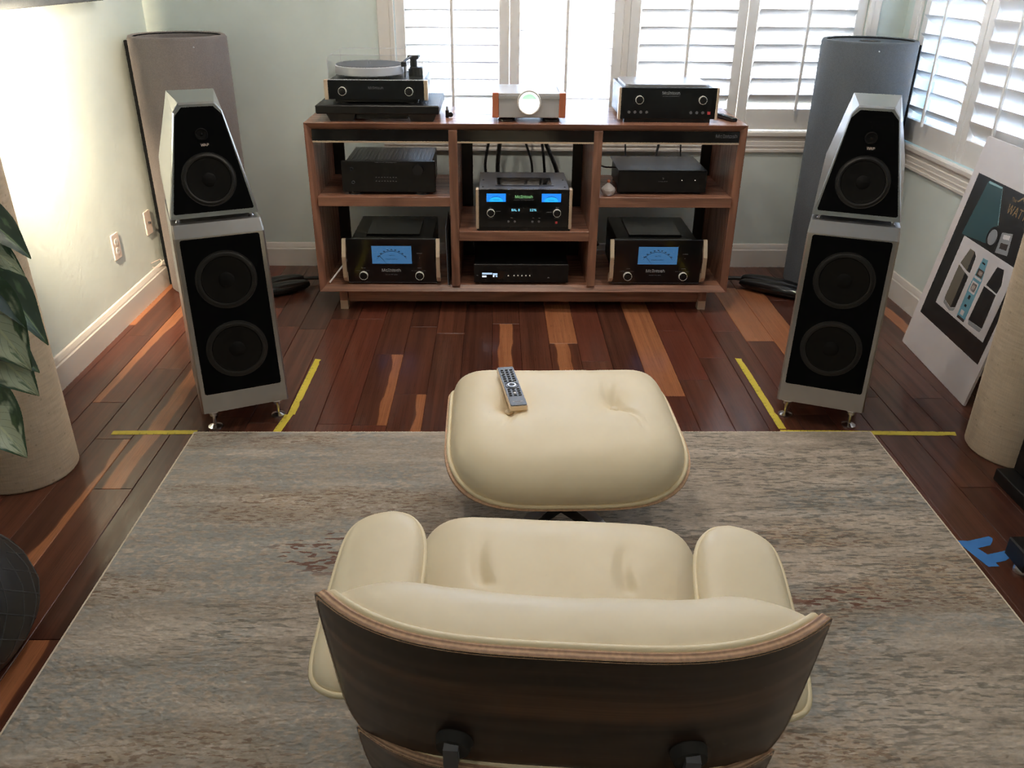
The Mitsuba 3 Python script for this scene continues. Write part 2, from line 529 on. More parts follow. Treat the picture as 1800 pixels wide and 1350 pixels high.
for k in range(-1, ncol + 1):
    xa, xb = max(X0 + k * PW, XL), min(X0 + (k + 1) * PW, XR)
    if xb - xa < 0.01:
        continue
    spans = list(special.get(k, []))
    y = spans[-1][1] if spans else YB
    if not spans:
        y = YB
    while y > YF + 0.05:
        ln = prng.uniform(0.75, 1.65)
        if y == YB:
            ln = prng.uniform(0.35, 1.3)
        st = 0 if prng.random() < 0.90 else prng.choice([2, 3, 4, 1])
        spans.append((y, max(y - ln, YF), st))
        y -= ln
    for (ya, yb, st) in spans:
        sid += 1
        m = cbox(xa + 0.0006, xb - 0.0006, yb + 0.0006, ya - 0.0006, -0.013, 0.0 - prng.uniform(0, 0.0004), 0.0016)
        v = m.vertices
        uv = np.stack([(v[:, 0] - xa) / PW * 0.98 + 0.01 + 10.0 * sid, (v[:, 1] - YF) + 100.0 * (st if st != 5 else 0)], 1)
        put('plank', m, 'floor_wood', parent=fl, uv=uv)

# baseboards
BB = [(0, 0), (0.016, 0), (0.016, 0.098), (0.012, 0.104), (0.012, 0.112), (0.006, 0.130), (0, 0.134)]


def baseboard(name, wall):
    if wall == 'l':
        m = prism([(XL + a, b) for a, b in BB], YF, YB, 'y')
    elif wall == 'r':
        m = prism([(XR - a, b) for a, b in BB], YF, YB, 'y')
    elif wall == 'b':
        m = prism([(YB - a, b) for a, b in BB], XL + 0.016, XR - 0.016, 'x')
    else:
        m = prism([(YF + a, b) for a, b in BB], XL + 0.016, XR - 0.016, 'x')
    struct(put(name, m, 'white_trim', smooth=20))


baseboard('baseboard_left', 'l')
baseboard('baseboard_right', 'r')
baseboard('baseboard_back', 'b')
baseboard('baseboard_front', 'f')

# windows: casing, stool, apron, frame, pane. Local frame: s along the wall, z up, w into the room.


def map_back(m):      # (s, w, z) -> x = s, y = YB - w
    v = m.vertices.copy()
    m.vertices = np.stack([v[:, 0], YB - v[:, 1], v[:, 2]], 1)
    m.invert()
    return m


def map_right(m):     # s = y, x = XR - w
    v = m.vertices.copy()
    m.vertices = np.stack([XR - v[:, 1], v[:, 0], v[:, 2]], 1)
    return m


def window(name, fmap, s0, s1, out0, out1, mulls):
    w = struct(put(name, fmap(cat([cbox(s0, s1, -0.139, -0.11, WZ0, WZ0 + 0.05), cbox(s0, s1, -0.139, -0.11, WZ1 - 0.05, WZ1),
                                   cbox(s0, s0 + 0.05, -0.139, -0.11, WZ0 + 0.05, WZ1 - 0.05), cbox(s1 - 0.05, s1, -0.139, -0.11, WZ0 + 0.05, WZ1 - 0.05)])), 'white_trim'))
    edges = [s0 + 0.05] + [e for mm in mulls for e in (mm - 0.025, mm + 0.025)] + [s1 - 0.05]
    for mm in mulls:
        put('mullion', fmap(cbox(mm - 0.025, mm + 0.025, -0.139, -0.11, WZ0 + 0.05, WZ1 - 0.05)), 'white_trim', parent=w)
    for a, b in zip(edges[::2], edges[1::2]):
        v = np.array([[a, -0.125, WZ0 + 0.05], [b, -0.125, WZ0 + 0.05], [b, -0.125, WZ1 - 0.05], [a, -0.125, WZ1 - 0.05]])
        put('pane', fmap(trimesh.Trimesh(v, [[0, 1, 2], [0, 2, 3]], process=False)), 'pane_glass', parent=w)
    prof = [(out0, s0), (s1, out1)]
    for a, b in prof:
        lo, hi = min(a, b), max(a, b)
        put('casing', fmap(cat([cbox(lo, hi, 0, 0.016, WZ0, WZ1 + 0.085, 0.003), cbox(hi - 0.022 if a == out0 else lo, hi if a == out0 else lo + 0.022, 0.016, 0.022, WZ0, WZ1, 0.002)])), 'white_trim', parent=w)
    put('head_casing', fmap(cbox(s0, s1, 0, 0.016, WZ1, WZ1 + 0.085, 0.003)), 'white_trim', parent=w)
    put('stool', fmap(cbox(out0 - 0.02, out1 + (0.02 if out1 < 2.0 else 0.0), -0.10, 0.024, 0.727, WZ0 - 0.0005, 0.006)), 'white_trim', parent=w)
    put('apron', fmap(cat([cbox(out0, out1, 0, 0.012, 0.645, 0.704, 0.003), cbox(out0, out1, 0.012, 0.018, 0.645, 0.662, 0.003), cbox(out0, out1, 0.012, 0.016, 0.672, 0.682, 0.002),
                           cbox(out0, out1, 0.0, 0.006, 0.704, 0.727)])), 'white_trim', parent=w)
    return w


window('window_1', map_back, WX0, WX1, -0.598, 1.925, [0.655])
window('window_2', map_right, SY0, SY1, 1.95, 4.46, [3.2])


def shutter(fmap, a, b, tilt, label, group, n_off=0.0, rod=True, rodz=(0.86, 2.02)):
    """A louvred shutter panel between s=a and s=b; tilt in degrees, the room-side edge lower where positive."""
    k = thing('plantation_shutter', label, 'shutter', group)
    y0, y1 = -0.031, -0.003
    st = 0.050
    z0, z1 = WZ0 + 0.006, WZ1 - 0.006
    br, tr = 0.105, 0.09
    put('frame', fmap(cat([cbox(a, a + st, y0, y1, z0, z1, 0.002), cbox(b - st, b, y0, y1, z0, z1, 0.002),
                           cbox(a + st, b - st, y0, y1, z0, z0 + br, 0.002), cbox(a + st, b - st, y0, y1, z1 - tr, z1, 0.002)])), 'shutter_white', parent=k)
    pitch, wd, th = 0.0815, 0.089, 0.010
    zz = z0 + br + 0.045
    tt = np.linspace(0, 2 * np.pi, 14, endpoint=False)
    t = math.radians(tilt)
    ex, ez = math.cos(t), -math.sin(t)
    while zz < z1 - tr - 0.03:
        ps = []
        for q in tt:
            cx, cz = wd / 2 * math.cos(q), th / 2 * math.sin(q)
            ps.append((-0.017 + cx * ex + cz * math.sin(t), zz + cx * ez + cz * math.cos(t)))
        m = prism(ps, a + st + 0.003, b - st - 0.003, 'x')   # (y,z) along x
        put('louver', fmap(m), 'shutter_white', parent=k, smooth=40)
        zz += pitch
    if rod:
        c = (a + b) / 2
        off = -0.017 + wd / 2 * math.cos(t) + 0.010
        put('tilt_rod', fmap(cbox(c - 0.007, c + 0.007, off, off + 0.012, rodz[0], rodz[1], 0.002)), 'shutter_white', parent=k)
    return k


g = 'shutter panels of the back window'
shutter(map_back, -0.512, 0.062, -24, 'white plantation shutter panel at the left end of the back window, behind the turntable', g)
shutter(map_back, 0.066, 0.638, -8, 'open white plantation shutter panel flooded with light behind the round-dial amplifier', g)
shutter(map_back, 0.672, 1.262, -38, 'white plantation shutter panel behind the disc player at the right of the media console', g)
shutter(map_back, 1.266, 1.862, -44, 'white plantation shutter panel at the right end of the back window beside the slate tube', g)
put('mullion_post', map_back(cbox(0.640, 0.670, -0.04, 0.0, WZ0, WZ1)), 'white_trim', parent='window_1')
g = 'shutter panels of the right wall window'
shutter(map_right, 3.79, 4.38, -34, 'white louvred shutter on the right wall nearest the corner, next to the slate tube', g)
shutter(map_right, 3.205, 3.785, -58, 'nearly closed white louvred shutter on the right wall above the white poster board', g)
shutter(map_right, 2.62, 3.20, -58, 'nearly closed white louvred shutter on the right wall, second from the camera end', g)
shutter(map_right, 2.035, 2.615, -58, 'nearly closed white louvred shutter on the right wall, nearest the camera', g)

# ------------------------------------------------------------------ lamps


def can(x, y, k, label):
    t = thing('recessed_downlight', label, 'ceiling light', 'recessed ceiling downlights')
    put('trim_ring', move(lathe([(0.058, 0.0), (0.085, 0.0), (0.085, -0.006), (0.058, -0.003), (0.058, 0.0)], 40), x, y, ZC), 'white_trim', parent=t)
    m = trimesh.creation.cylinder(radius=0.056, height=0.002, sections=32)
    put('bulb', move(m, x, y, ZC - 0.0015), 'white_trim', parent=t, emit=area(WARM, k, 3.0))


can(-0.24, 2.45, CAN_W, 'recessed ceiling downlight above the ottoman, left of the pair')
can(0.33, 2.45, CAN_W, 'recessed ceiling downlight above the ottoman, right of the pair')
can(0.84, 3.40, CAN_W * 1.9, 'recessed ceiling downlight in front of the disc player')
can(-0.50, 3.40, CAN_W * 1.9, 'recessed ceiling downlight in front of the turntable')
can(-0.35, 0.35, CAN_W * 0.6, 'recessed ceiling downlight behind the lounge chair, left')
can(0.75, 0.35, CAN_W * 0.6, 'recessed ceiling downlight behind the lounge chair, right')

lamp = thing('wall_lamp', 'black hooded lamp on a short arm at the left wall, just outside the left edge', 'wall lamp')
LX, LY, LZ = -1.595, 2.66, 1.384
LD = np.array([-0.22, 0.9755])           # the hood's direction, slanting towards the wall
LN = np.array([0.9755, 0.22])            # towards the room


def hood(a0, a1, b0, b1, z0, z1):
    """A box in the hood's own frame: a along LD, b along LN."""
    return hull([(LX + LD[0] * a + LN[0] * b, LY + LD[1] * a + LN[1] * b, z) for a in (a0, a1) for b in (b0, b1) for z in (z0, z1)])


put('hood', cat([hood(-0.03, 0.20, -0.03, 0.026, LZ, LZ + 0.006), hood(-0.03, 0.20, 0.022, 0.026, LZ - 0.09, LZ), hood(-0.03, -0.006, -0.03, 0.022, LZ - 0.07, LZ), hood(-0.006, 0.014, -0.03, 0.022, LZ - 0.055, LZ - 0.050)]), 'black_metal', parent=lamp)
put('bulb', hood(-0.005, 0.0, -0.022, 0.020, LZ - 0.026, LZ - 0.004), 'white_trim', parent=lamp, emit=area([1.0, 0.80, 0.54], LAMP_W, 9.0))
put('arm', tube(spline([(XL + 0.015, LY - 0.10, LZ + 0.05), (XL + 0.08, LY - 0.06, LZ + 0.07), (LX, LY, LZ + 0.05), (LX, LY, LZ + 0.005)], 30), 0.008), 'black_metal', parent=lamp, smooth=True)
put('wall_plate', cbox(XL, XL + 0.016, LY - 0.14, LY - 0.06, LZ - 0.01, LZ + 0.11, 0.004), 'black_metal', parent=lamp)

hp_ = thing('wall_hanging', 'slate grey fabric hanging on the left wall, its bottom edge just in view', 'wall hanging')
put('cover', cbox(XL + 0.014, XL + 0.050, 2.45, 4.02, 1.384, 2.2, 0.006), 'slate_fabric', parent=hp_)
put('bracket', cbox(XL + 0.0005, XL + 0.014, 2.9, 3.0, 1.9, 2.1), 'grey_metal', parent=hp_)

# ------------------------------------------------------------------ rug
RX0, RX1, RY0, RY1 = -1.104, 1.386, -0.6, 2.655
ru = thing('area_rug', 'distressed grey, blue and beige area rug under the lounge chair and ottoman', 'rug')
rp = sbox(RX0 + 0.006, RY0 + 0.006, RX1 - 0.006, RY1 - 0.006)
put('pile', prism(rp, 0.0004, 0.011), 'rug_pile', parent=ru)
put('binding', prism(sbox(RX0, RY0, RX1, RY1).difference(rp), 0.0004, 0.0095), 'rug_binding', parent=ru)

# ------------------------------------------------------------------ media console
con = thing('media_console', 'long walnut media console with open bays of stereo gear below the back window', 'console')
CX0, CX1, CY0, CY1, CZ0, CZ1 = -0.857, 1.124, 3.83, 4.33, 0.112, 0.905


def wood(m, along, seed=0.0):
    """uv for walnut: u along the grain axis, v across it."""
    v = m.vertices
    a = v[:, along]
    o = [k for k in range(3) if k != along]
    return m, np.stack([a + seed * 3.1, (v[:, o[0]] + v[:, o[1]] * 0.8) + seed * 1.7], 1)


def wput(name, m, along, seed, parent=con, **more):
    m, uv = wood(m, along, seed)
    return put(name, m, 'console_walnut', parent=parent, uv=uv, **more)


tk = 0.03
# mitred outer box: bevelled front edges
wput('top', hull([(CX0, CY0, CZ1), (CX1, CY0, CZ1), (CX0, CY1, CZ1), (CX1, CY1, CZ1), (CX0 + tk, CY0 + 0.022, CZ1 - tk), (CX1 - tk, CY0 + 0.022, CZ1 - tk),
                  (CX0 + tk, CY1, CZ1 - tk), (CX1 - tk, CY1, CZ1 - tk), (CX0, CY0, CZ1 - 0.003), (CX1, CY0, CZ1 - 0.003)]), 0, 1)
wput('bottom', hull([(CX0, CY0, CZ0), (CX1, CY0, CZ0), (CX0, CY1, CZ0), (CX1, CY1, CZ0), (CX0 + tk, CY0 + 0.022, CZ0 + tk), (CX1 - tk, CY0 + 0.022, CZ0 + tk),
                     (CX0 + tk, CY1, CZ0 + tk), (CX1 - tk, CY1, CZ0 + tk), (CX0, CY0, CZ0 + 0.003), (CX1, CY0, CZ0 + 0.003)]), 0, 2)
for s, xa in ((1, CX0), (-1, CX1)):
    wput('side_panel', hull([(xa, CY0, CZ0), (xa, CY0, CZ1), (xa, CY1, CZ0), (xa, CY1, CZ1), (xa + s * tk, CY0 + 0.022, CZ0 + tk), (xa + s * tk, CY0 + 0.022, CZ1 - tk),
                             (xa + s * tk, CY1, CZ0 + tk), (xa + s * tk, CY1, CZ1 - tk), (xa + s * 0.003, CY0, CZ0 + 0.003), (xa + s * 0.003, CY0, CZ1 - 0.003)]), 2, 3 + s)
iz0, iz1 = CZ0 + tk, CZ1 - tk
D1, D2 = (-0.217, -0.178), (0.437, 0.476)
for dx0, dx1 in (D1, D2):
    wput('divider', cbox(dx0, dx1, CY0 + 0.004, CY1, iz0, iz1, 0.001), 2, dx0 * 7)
bays = [(CX0 + tk, D1[0]), (D1[1], D2[0]), (D2[1], CX1 - tk)]
SH = [(0.530, 0.574), (0.366, 0.412), (0.530, 0.576)]
for (a, b), (sz0, sz1), q in zip(bays, SH, (1, 2, 3)):
    wput('shelf', cbox(a, b, CY0 + 0.008, CY1 - 0.03, sz0, sz1, 0.0012), 0, 10.7 * q)
    put('glass_rail', cbox(a, b, CY0 + 0.012, CY0 + 0.022, 0.826, iz1), 'black_gloss', parent=con)
    put('metal_strip', cbox(a, b, CY0 + 0.008, CY0 + 0.022, 0.819, 0.826), 'champagne_metal', parent=con)
    for xa, xb in ((a, a + 0.055), (b - 0.05, b)):
        if (xa, xb) != (bays[2][0], bays[2][0] + 0.055) and (xa, xb) != (bays[0][1] - 0.05, bays[0][1]):
            put('back_stile', cbox(xa, xb, CY1 - 0.016, CY1 - 0.001, iz0, iz1), 'black_satin', parent=con)
put('back_panel', cbox(bays[1][0] + 0.056, bays[1][1] - 0.051, CY1 - 0.016, CY1 - 0.001, iz0, SH[1][0]), 'black_satin', parent=con)
wput('plinth_rail', cbox(-0.735, 1.005, 3.905, 3.93, 0.034, CZ0, 0.001), 0, 31)
wput('plinth_rail', cbox(-0.735, 1.005, 4.24, 4.265, 0.034, CZ0, 0.001), 0, 33)
for xa in (-0.775, 1.005):
    for ya in (3.885, 4.23):
        put('foot', cbox(xa, xa + 0.038, ya, ya + 0.04, 0.0, 0.046, 0.001), 'champagne_metal', parent=con)
        wput('leg', cbox(xa, xa + 0.038, ya, ya + 0.04, 0.046, CZ0, 0.001), 2, xa + ya)
put('badge', move(face_y(text('McIntosh', 0.016)), 1.035, CY0 + 0.0125, 0.848), 'print_dim', parent=con)

# ------------------------------------------------------------------ stereo gear


def knob(parent, x, y, z, r):
    k = put('knob', move(face_y(lathe([(0, 0), (r * 0.95, 0), (r * 0.9, 0.012), (r * 0.6, 0.014), (0, 0.014)], 32)), x, y, z), 'black_satin', parent=parent, smooth=35)
    put('ring', move(ring(r, r * 0.2, 0.014), x, y, z), 'bright_ring', parent=k, smooth=30)
    return k


# turntable on its isolation platform
pf = thing('isolation_platform', 'black isolation platform on chunky feet under the turntable', 'platform')
put('slab', cbox(-0.803, -0.257, 3.852, 4.27, 0.940, 0.977, 0.004), 'black_satin', parent=pf)
for xa in (-0.695, -0.335):
    for ya in (3.91, 4.20):
        put('foot', hull([(xa + sx * 0.065, ya + sy * 0.04, 0.940) for sx in (-1, 1) for sy in (-1, 1)] + [(xa + sx * 0.05, ya + sy * 0.03, 0.9055) for sx in (-1, 1) for sy in (-1, 1)]), 'black_rubber', parent=pf)
put('crossbar', cbox(-0.63, -0.40, 3.89, 3.92, 0.915, 0.940), 'black_satin', parent=pf)

tt = thing('turntable', 'black and silver turntable with thick frosted platter under a clear dust cover', 'turntable')
put('chassis', cbox(-0.748, -0.324, 3.915, 4.265, 0.998, 1.074, 0.002), 'black_metal', parent=tt)
put('front_panel', cbox(-0.748, -0.324, 3.900, 3.915, 0.996, 1.076, 0.001), 'black_gloss', parent=tt)
for xa, xb in ((-0.765, -0.748), (-0.324, -0.307)):
    put('end_cap', cbox(xa, xb, 3.898, 3.925, 0.993, 1.078, 0.002), 'champagne_metal', parent=tt)
put('underside', cbox(-0.72, -0.352, 3.91, 4.25, 0.984, 0.998), 'black_satin', parent=tt)
for xa in (-0.69, -0.38):
    for ya in (3.94, 4.22):
        put('foot', move(lathe([(0, 0.9775), (0.03, 0.9775), (0.026, 0.984), (0, 0.984)], 24), xa, ya), 'black_rubber', parent=tt)
knob(tt, -0.685, 3.900, 1.031, 0.0185)
knob(tt, -0.390, 3.900, 1.031, 0.0185)
put('badge', move(face_y(text('McIntosh', 0.011)), -0.537, 3.8998, 1.040), 'print_dim', parent=tt)
px, py = -0.584, 4.085
put('sub_platter', move(lathe([(0, 1.0741), (0.10, 1.0741), (0.10, 1.086), (0, 1.086)], 48), px, py), 'black_metal', parent=tt, smooth=30)
pl = put('platter', move(lathe([(0, 1.086), (0.153, 1.086), (0.156, 1.089), (0.156, 1.122), (0.153, 1.125), (0, 1.125)], 72), px, py), 'acrylic_frost', parent=tt, smooth=30)
put('mat', move(lathe([(0, 1.125), (0.151, 1.125), (0.151, 1.128), (0, 1.128)], 72), px, py), 'mat_grey', parent=pl)
put('spindle', cyl(0.003, 1.128, 1.142, 12, px, py), 'chrome', parent=pl)
ta = put('tonearm_base', cat([cyl(0.036, 1.0741, 1.105, 28, -0.372, 4.10), cyl(0.030, 1.105, 1.112, 28, -0.372, 4.10)]), 'black_metal', parent=tt, smooth=30)
put('pillar', cat([cyl(0.016, 1.112, 1.155, 20, -0.385, 4.12), cbox(-0.412, -0.360, 4.100, 4.140, 1.145, 1.165, 0.003)]), 'black_metal', parent=ta, smooth=30)
put('arm_tube', tube([(-0.385, 4.12, 1.160), (-0.408, 4.02, 1.152), (-0.414, 3.955, 1.146)], 0.005), 'black_metal', parent=ta, smooth=True)
put('headshell', cbox(-0.424, -0.402, 3.935, 3.962, 1.130, 1.150, 0.002), 'black_metal', parent=ta)
put('counterweight', rot(cyl(0.017, -0.018, 0.018, 24), 90, (1, 0, 0)).apply_translation((-0.372, 4.18, 1.160)), 'grey_metal', parent=ta, smooth=30)
put('arm_rest', cat([cbox(-0.422, -0.417, 4.045, 4.053, 1.0741, 1.148), cbox(-0.348, -0.344, 4.12, 4.13, 1.15, 1.178)]), 'black_metal', parent=ta)

def sheet(p):
    return trimesh.Trimesh(np.array(p, float), [[0, 1, 2], [0, 2, 3]], process=False)


a, b, c, d, z0, z1 = -0.745, -0.327, 3.917, 4.262, 1.0765, 1.178
r_ = 0.012
top_ring = [(a, c), (b, c), (b, d), (a, d)]
dust = []
for (p, q) in zip(top_ring, top_ring[1:] + top_ring[:1]):
    pi = (p[0] + (r_ if p[0] == a else -r_), p[1] + (r_ if p[1] == c else -r_))
    qi = (q[0] + (r_ if q[0] == a else -r_), q[1] + (r_ if q[1] == c else -r_))
    dust += [sheet([(*p, z0), (*q, z0), (*q, z1 - r_), (*p, z1 - r_)]), sheet([(*p, z1 - r_), (*q, z1 - r_), (*qi, z1), (*pi, z1)])]
dust.append(sheet([(a + r_, c + r_, z1), (b - r_, c + r_, z1), (b - r_, d - r_, z1), (a + r_, d - r_, z1)]))
put('dust_cover', cat(dust), 'acrylic_clear', parent=tt)
put('dust_cover_edge', cat([tube([(a, c, z0), (b, c, z0), (b, d, z0), (a, d, z0)], 0.0018, 6, True), tube([(a + r_, c + r_, z1), (b - r_, c + r_, z1), (b - r_, d - r_, z1), (a + r_, d - r_, z1)], 0.0011, 6, True)] + [tube([(x, y, z0), (x, y, z1 - r_)], 0.0012, 6) for x, y in top_ring]), 'acrylic_frost', parent=tt)

gd = thing('stylus_gauge', 'tiny black and silver stylus brush standing right of the turntable platform', 'record brush')
put('body', cbox(-0.236, -0.221, 3.985, 4.010, 0.9055, 0.938, 0.002), 'black_satin', parent=gd)
put('tip', cbox(-0.233, -0.224, 3.990, 4.004, 0.938, 0.955, 0.001), 'brushed_silver', parent=gd)
put('wheel', rot(cyl(0.011, -0.004, 0.004, 20), 90, (1, 0, 0)).apply_translation((-0.213, 3.995, 0.918)), 'black_satin', parent=gd)

# round-dial amplifier with copper corners
da = thing('round_dial_amplifier', 'small silver amplifier with copper corners and a round glowing dial, centre of the console top', 'amplifier')
put('case', cbox(0.008, 0.278, 3.872, 4.18, 0.926, 1.030, 0.002), 'silver_paint', parent=da)
put('rib', cbox(0.008, 0.278, 3.866, 3.872, 1.008, 1.020), 'brushed_silver', parent=da)
for xa, xb in ((-0.020, 0.008), (0.278, 0.306)):
    put('copper_corner', cbox(xa, xb, 3.868, 3.92, 0.926, 1.032, 0.002), 'copper', parent=da)
    put('side_rail', cbox(xa + 0.004, xb - 0.004, 3.92, 4.17, 0.930, 1.026, 0.002), 'silver_paint', parent=da)
dl = put('dial', move(face_y(lathe([(0.046, 0), (0.053, 0), (0.053, 0.016), (0.050, 0.020), (0.046, 0.018), (0.046, 0.0)], 56)), 0.143, 3.872, 0.993), 'bright_ring', parent=da, smooth=30)
put('dial_face', move(face_y(cyl(0.046, 0, 0.012, 48)), 0.143, 3.872, 0.993), 'print_white', parent=dl, emit=area([0.93, 1.0, 0.95], 1.5))
sc = trimesh.creation.extrude_polygon(Point(0, 0).buffer(0.036).intersection(Polygon([(-0.06, 0.014), (0.06, 0.014), (0.06, 0.06), (-0.06, 0.06)])), 0.0008, engine='earcut')
put('dial_scale', move(face_y(sc), 0.143, 3.8598, 0.993), 'print_white', parent=dl, emit=area([0.35, 1.0, 0.55], 0.8))
for xa in (0.045, 0.245):
    for ya in (3.93, 4.12):
        put('foot', move(lathe([(0, 0.9055), (0.040, 0.9055), (0.040, 0.914), (0.03, 0.926), (0, 0.926)], 32), xa, ya), 'black_gloss', parent=da, smooth=30)

# disc player with the silver lid
dp = thing('disc_player', 'black disc player with chrome-ringed knobs and silver lid, right end of the console top', 'disc player')
put('chassis', cbox(0.562, 0.976, 3.905, 4.25, 0.922, 1.052, 0.002), 'black_metal', parent=dp)
put('front_panel', cbox(0.556, 0.983, 3.890, 3.905, 0.922, 1.055, 0.001), 'black_gloss', parent=dp)
for xa, xb in ((0.545, 0.556), (0.983, 0.994)):
    put('end_cap', cbox(xa, xb, 3.889, 3.92, 0.918, 1.055, 0.002), 'champagne_metal', parent=dp)
put('lower_rail', cbox(0.575, 0.965, 3.90, 3.93, 0.9055, 0.922), 'black_satin', parent=dp)
for xa in (0.62, 0.92):
    put('foot', cyl(0.025, 0.9055, 0.922, 24, xa, 4.18), 'black_rubber', parent=dp)
knob(dp, 0.637, 3.890, 1.004, 0.0185)
knob(dp, 0.921, 3.890, 1.004, 0.0185)
put('badge', move(face_y(text('McIntosh', 0.013)), 0.777, 3.8898, 1.027), 'print_grey', parent=dp)
put('under_line', cbox(0.740, 0.815, 3.8893, 3.8901, 1.0185, 1.0197), 'print_dim', parent=dp)
for i in range(4):
    put('button', move(face_y(cyl(0.0065, 0, 0.002, 16)), 0.594 + i * 0.0265, 3.890, 0.951), 'print_dim', parent=dp)
for i in range(3):
    put('button', move(face_y(cyl(0.0065, 0, 0.002, 16)), 0.873 + i * 0.027, 3.890, 0.950), 'print_dim', parent=dp)
put('power_button', cbox(0.948, 0.961, 3.888, 3.8905, 0.942, 0.955), 'red_button', parent=dp)
put('top_lid', prism(rrect(0.578, 0.962, 3.945, 4.23, 0.03), 1.052, 1.062), 'brushed_silver', parent=dp, smooth=30)
rm = thing('small_remote', 'small black remote lying on the right corner of the console top', 'remote control')
put('body', rotz(cbox(-0.016, 0.016, -0.085, 0.085, 0.9055, 0.921, 0.004), 16).apply_translation((1.060, 4.0, 0)), 'black_gloss', parent=rm)
put('key_pad', rotz(cbox(-0.010, 0.010, -0.05, 0.07, 0.921, 0.9222), 16).apply_translation((1.060, 4.0, 0)), 'black_satin', parent=rm)

# AV receiver, upper left shelf
zs = SH[0][1]
av = thing('home_theater_receiver', 'black home theatre receiver with one large volume knob on the upper left shelf', 'receiver')
put('chassis', cbox(-0.700, -0.300, 3.905, 4.24, zs + 0.014, 0.722, 0.002), 'black_satin', parent=av)
put('front_panel', cbox(-0.716, -0.285, 3.880, 3.905, zs + 0.012, 0.728, 0.003), 'black_satin', parent=av)
for i in range(22):
    xx = -0.68 + i * 0.0172
    put('vent_rib', cbox(xx, xx + 0.007, 3.93, 4.22, 0.722, 0.7245), 'black_metal', parent=av)
for xa in (-0.66, -0.35):
    for ya in (3.91, 4.19):
        put('foot', move(lathe([(0, zs + 0.0005), (0.032, zs + 0.0005), (0.034, zs + 0.014), (0, zs + 0.014)], 32), xa, ya), 'black_satin', parent=av)
put('foot_ring', cat([move(lathe([(0.032, zs + 0.0005), (0.0345, zs + 0.0005), (0.0345, zs + 0.003), (0.032, zs + 0.003)], 32), xa, 3.91) for xa in (-0.66, -0.35)]), 'grey_metal', parent=av)
put('volume_knob', move(face_y(lathe([(0, 0), (0.026, 0), (0.024, 0.018), (0, 0.018)], 36)), -0.363, 3.880, 0.691), 'black_metal', parent=av, smooth=30)
put('input_ring', move(ring(0.0085, 0.0022, 0.006), -0.667, 3.880, 0.693), 'grey_metal', parent=av)
put('headphone_jack', move(ring(0.0075, 0.0022, 0.004), -0.664, 3.880, 0.632), 'grey_metal', parent=av)
put('trim_line', cbox(-0.56, -0.46, 3.8790, 3.8803, 0.722, 0.7235), 'print_dim', parent=av)
for i in range(8):
    put('label_mark', cbox(-0.56 + i * 0.013, -0.554 + i * 0.013, 3.8794, 3.8803, 0.636, 0.639), 'print_dim', parent=av)
for i in range(8):
    put('label_mark', cbox(-0.56 + i * 0.013, -0.554 + i * 0.013, 3.8794, 3.8803, 0.654, 0.657), 'print_dim', parent=av)


